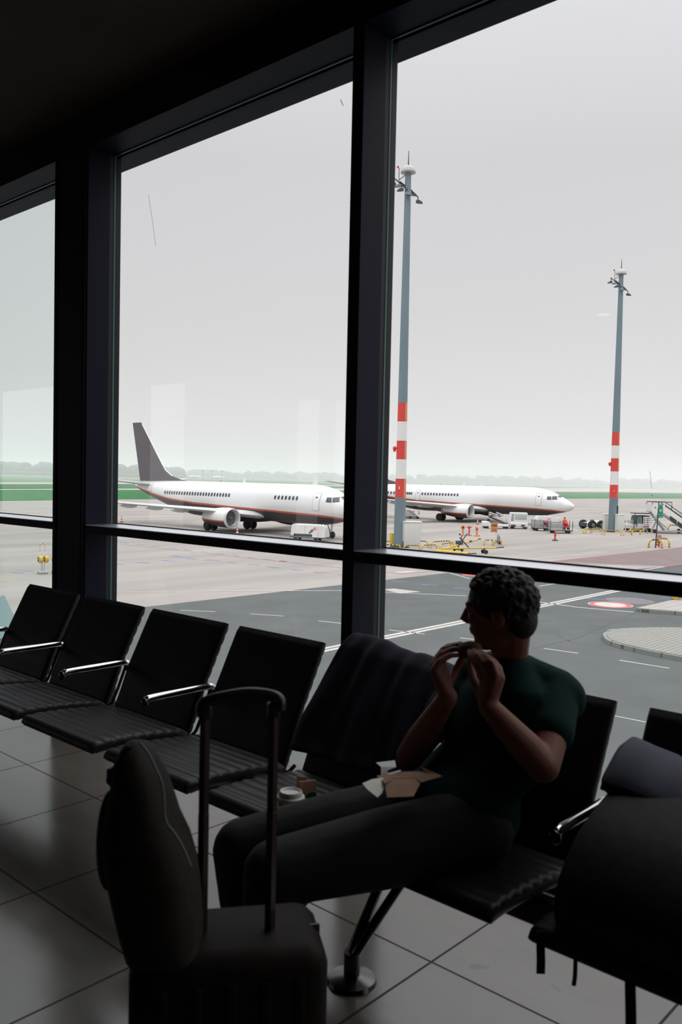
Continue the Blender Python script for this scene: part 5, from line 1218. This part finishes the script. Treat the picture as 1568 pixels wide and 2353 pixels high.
# ================================================================== FAR BACKGROUND
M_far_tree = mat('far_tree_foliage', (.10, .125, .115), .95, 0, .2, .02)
def treeline(px0, px1, d, h0, h1, seed):
    mb = MB(); r = random.Random(seed); px = px0
    while px < px1:
        hz = 1082.5+px*.02124; k = d/FPX; p = at_d(px, hz, d); base = Vector((p.x, p.y, AZ)); h = r.uniform(h0, h1); w = h*r.uniform(.5, .9)
        mb.ell(base+Vector((0, 0, h*.55)), (w, w, h*.5), n=8, m=6)
        for q in range(2): mb.ell(base+HR*r.uniform(-w, w)+Vector((0, 0, h*r.uniform(.4, .8))), (w*.6, w*.6, h*.3), n=8, m=5)
        mb.ell(base+Vector((0, 0, h*.2)), (w*1.2, w*1.2, h*.25), n=8, m=5)
        px += r.uniform(.5, 1.1)*w/k
    return mb
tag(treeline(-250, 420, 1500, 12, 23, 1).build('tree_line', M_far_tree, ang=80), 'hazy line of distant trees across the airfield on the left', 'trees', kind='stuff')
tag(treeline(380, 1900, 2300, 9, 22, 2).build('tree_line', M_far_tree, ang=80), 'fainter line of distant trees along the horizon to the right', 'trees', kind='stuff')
def far_jet(px, py, d, L, label):
    p = at_d(px, py, d); t = thing('distant_airliner', label, 'airplane', (p.x, p.y, AZ), VIEWA, 'tiny airliners across the airfield')
    b = MB(); b.lathe([(.05, -L/2), (.9, -L*.46), (1.9, -L*.4), (1.9, L*.25), (.9, L*.45), (.1, L/2)], (0, 0, 3.4), 14, axis='x'); b.build('fuselage', M_jet, t)
    b = MB(); b.prism([(L*.36, -.15, 5), (L*.49, -.15, 5), (L*.51, -.15, 8.6), (L*.47, -.15, 8.6)], (0, .3, 0)); b.build('tail_fin', M_wing, t, smooth=False)
    b = MB(); b.prism([(-L*.1, -16, 3.2), (L*.02, -16, 3.2), (L*.1, 0, 2.4), (-L*.14, 0, 2.4), ], (0, 0, .3)); b.build('wing', M_wing, t, smooth=False)
    b = MB(); b.cyl((-L*.35, 0, 0), (-L*.35, 0, 2), .4, n=8); b.cyl((L*.05, 2, 0), (L*.05, 2, 2), .5, n=8); b.cyl((L*.05, -2, 0), (L*.05, -2, 2), .5, n=8); b.build('landing_gear', M_galv_d, t)
far_jet(449, 1095, 1500, 27, 'left one of two tiny white airliners across the field'); far_jet(501, 1096, 1500, 24, 'right one of two tiny white airliners across the field')
for px, nm in ((466, 'left'), (487, 'middle'), (510, 'right'), ):
    p = at_d(px, 1092, 1200); k = 1200/FPX; t = thing('distant_light_mast', '%s one of three faint far light masts above the nearer jet' % nm, 'light mast', (p.x, p.y, AZ), VIEWA, 'faint far light masts')
    b = MB(); b.cyl((0, 0, 0), (0, 0, 21*k), .35, .25, 8); b.build('pole', M_galv, t); b = MB(); b.box((0, 0, 21*k), (7*k, .6, 1.4*k)); b.build('lamp_head', M_galv_d, t, smooth=False)
# ================================================================== LIGHT, CAMERA
w = bpy.data.worlds.new('overcast_sky'); SC.world = w; w.use_nodes = True; nt = w.node_tree; bg = nt.nodes['Background']
tc = nt.nodes.new('ShaderNodeTexCoord'); sx = nt.nodes.new('ShaderNodeSeparateXYZ'); nt.links.new(tc.outputs['Generated'], sx.inputs['Vector'])
cr = nt.nodes.new('ShaderNodeValToRGB'); nt.links.new(sx.outputs['Z'], cr.inputs['Fac'])
els = cr.color_ramp.elements
els[0].position = 0.; els[0].color = (.79, .787, .775, 1)
els[1].position = 1.; els[1].color = (2.75, 2.78, 2.85, 1)
for p, c in ((.08, (.785, .783, .777, 1)), (.18, (.745, .744, .748, 1)), (.34, (.705, .704, .722, 1)), (.47, (.80, .805, .83, 1)), (.58, (1.7, 1.72, 1.78, 1)), (.80, (2.7, 2.73, 2.8, 1))):
    e = els.new(p); e.color = c
nz = nt.nodes.new('ShaderNodeTexNoise'); nz.inputs['Scale'].default_value = 2.; nz.inputs['Detail'].default_value = 3; nt.links.new(tc.outputs['Generated'], nz.inputs['Vector'])
mr = nt.nodes.new('ShaderNodeMapRange'); mr.inputs['To Min'].default_value = .97; mr.inputs['To Max'].default_value = 1.03; nt.links.new(nz.outputs['Fac'], mr.inputs['Value'])
nt.links.new(cr.outputs['Color'], bg.inputs['Color']); nt.links.new(mr.outputs['Result'], bg.inputs['Strength'])
# warm ceiling downlights deeper in the lounge
M_lampg = bpy.data.materials.new('warm_lamp_glass'); M_lampg.use_nodes = True
b_ = M_lampg.node_tree.nodes['Principled BSDF']; b_.inputs['Emission Color'].default_value = (1., .50, .20, 1); b_.inputs['Emission Strength'].default_value = 6.
LAMPS = [(-4.63, -4.0), (-1.2, -3.0), (1.2, -3.4), (.6, -.6)]
for i, (x, y) in enumerate(LAMPS):
    t = thing('ceiling_downlight', 'round warm downlight in the lounge ceiling behind the viewer', 'light', (x, y, RZ), 0, 'warm ceiling downlights')
    b = MB(); b.lathe([(.085, 0), (.11, 0), (.11, -.02), (.085, -.02)], n=20); b.f = [q for q in b.f if len(q) == 4]; b.m = b.m[:len(b.f)]; b.build('lamp_ring', M_steel, t)
    b = MB(); b.lathe([(0, -.004), (.085, -.004), (.085, -.010), (0, -.010)], n=20); b.build('lamp_glass', M_lampg, t)
cam = bpy.data.cameras.new('camera'); co = bpy.data.objects.new('camera', cam); COL.objects.link(co)
cam.sensor_fit = 'HORIZONTAL'; cam.sensor_width = 24.; cam.lens = FPX/CW*24.; cam.clip_end = 6000; cam.clip_start = .05
M4 = Matrix((CR, -CD, -CF)).transposed().to_4x4(); M4.translation = Vector((0, 0, EYE)); co.matrix_world = M4
cam.dof.use_dof = True; cam.dof.focus_distance = 14.; cam.dof.aperture_fstop = cam.lens/1000/.0052
SC.camera = co
vs = SC.view_settings; vs.view_transform = 'Standard'; vs.look = 'None'; vs.gamma = 1; vs.exposure = 0; vs.use_curve_mapping = False
cy = SC.cycles
cy.max_bounces = 8; cy.diffuse_bounces = 4; cy.glossy_bounces = 4; cy.transmission_bounces = 4; cy.transparent_max_bounces = 16; cy.volume_bounces = 2
cy.caustics_reflective = False; cy.caustics_refractive = False; cy.sample_clamp_indirect = 4
cy.use_denoising = True
try: cy.denoiser = 'OPENIMAGEDENOISE'
except Exception: pass

# thin haze lying over the far airfield
hz = MB(); hz.box((-1300, 1400, AZ+21), (4400, 2500, 42.6)); ho = hz.build('haze', None, smooth=False); ho.data.materials.clear()
hm = bpy.data.materials.new('thin_haze'); hm.use_nodes = True; hm.node_tree.nodes.clear(); nt = hm.node_tree
vo = nt.nodes.new('ShaderNodeVolumeScatter'); vo.inputs['Color'].default_value = (.72, .69, .705, 1); vo.inputs['Density'].default_value = .0010; vo.inputs['Anisotropy'].default_value = .1
oo = nt.nodes.new('ShaderNodeOutputMaterial'); nt.links.new(vo.outputs[0], oo.inputs['Volume']); ho.data.materials.append(hm); ho['kind'] = 'structure'; ho['label'] = 'thin pale haze over the far airfield'
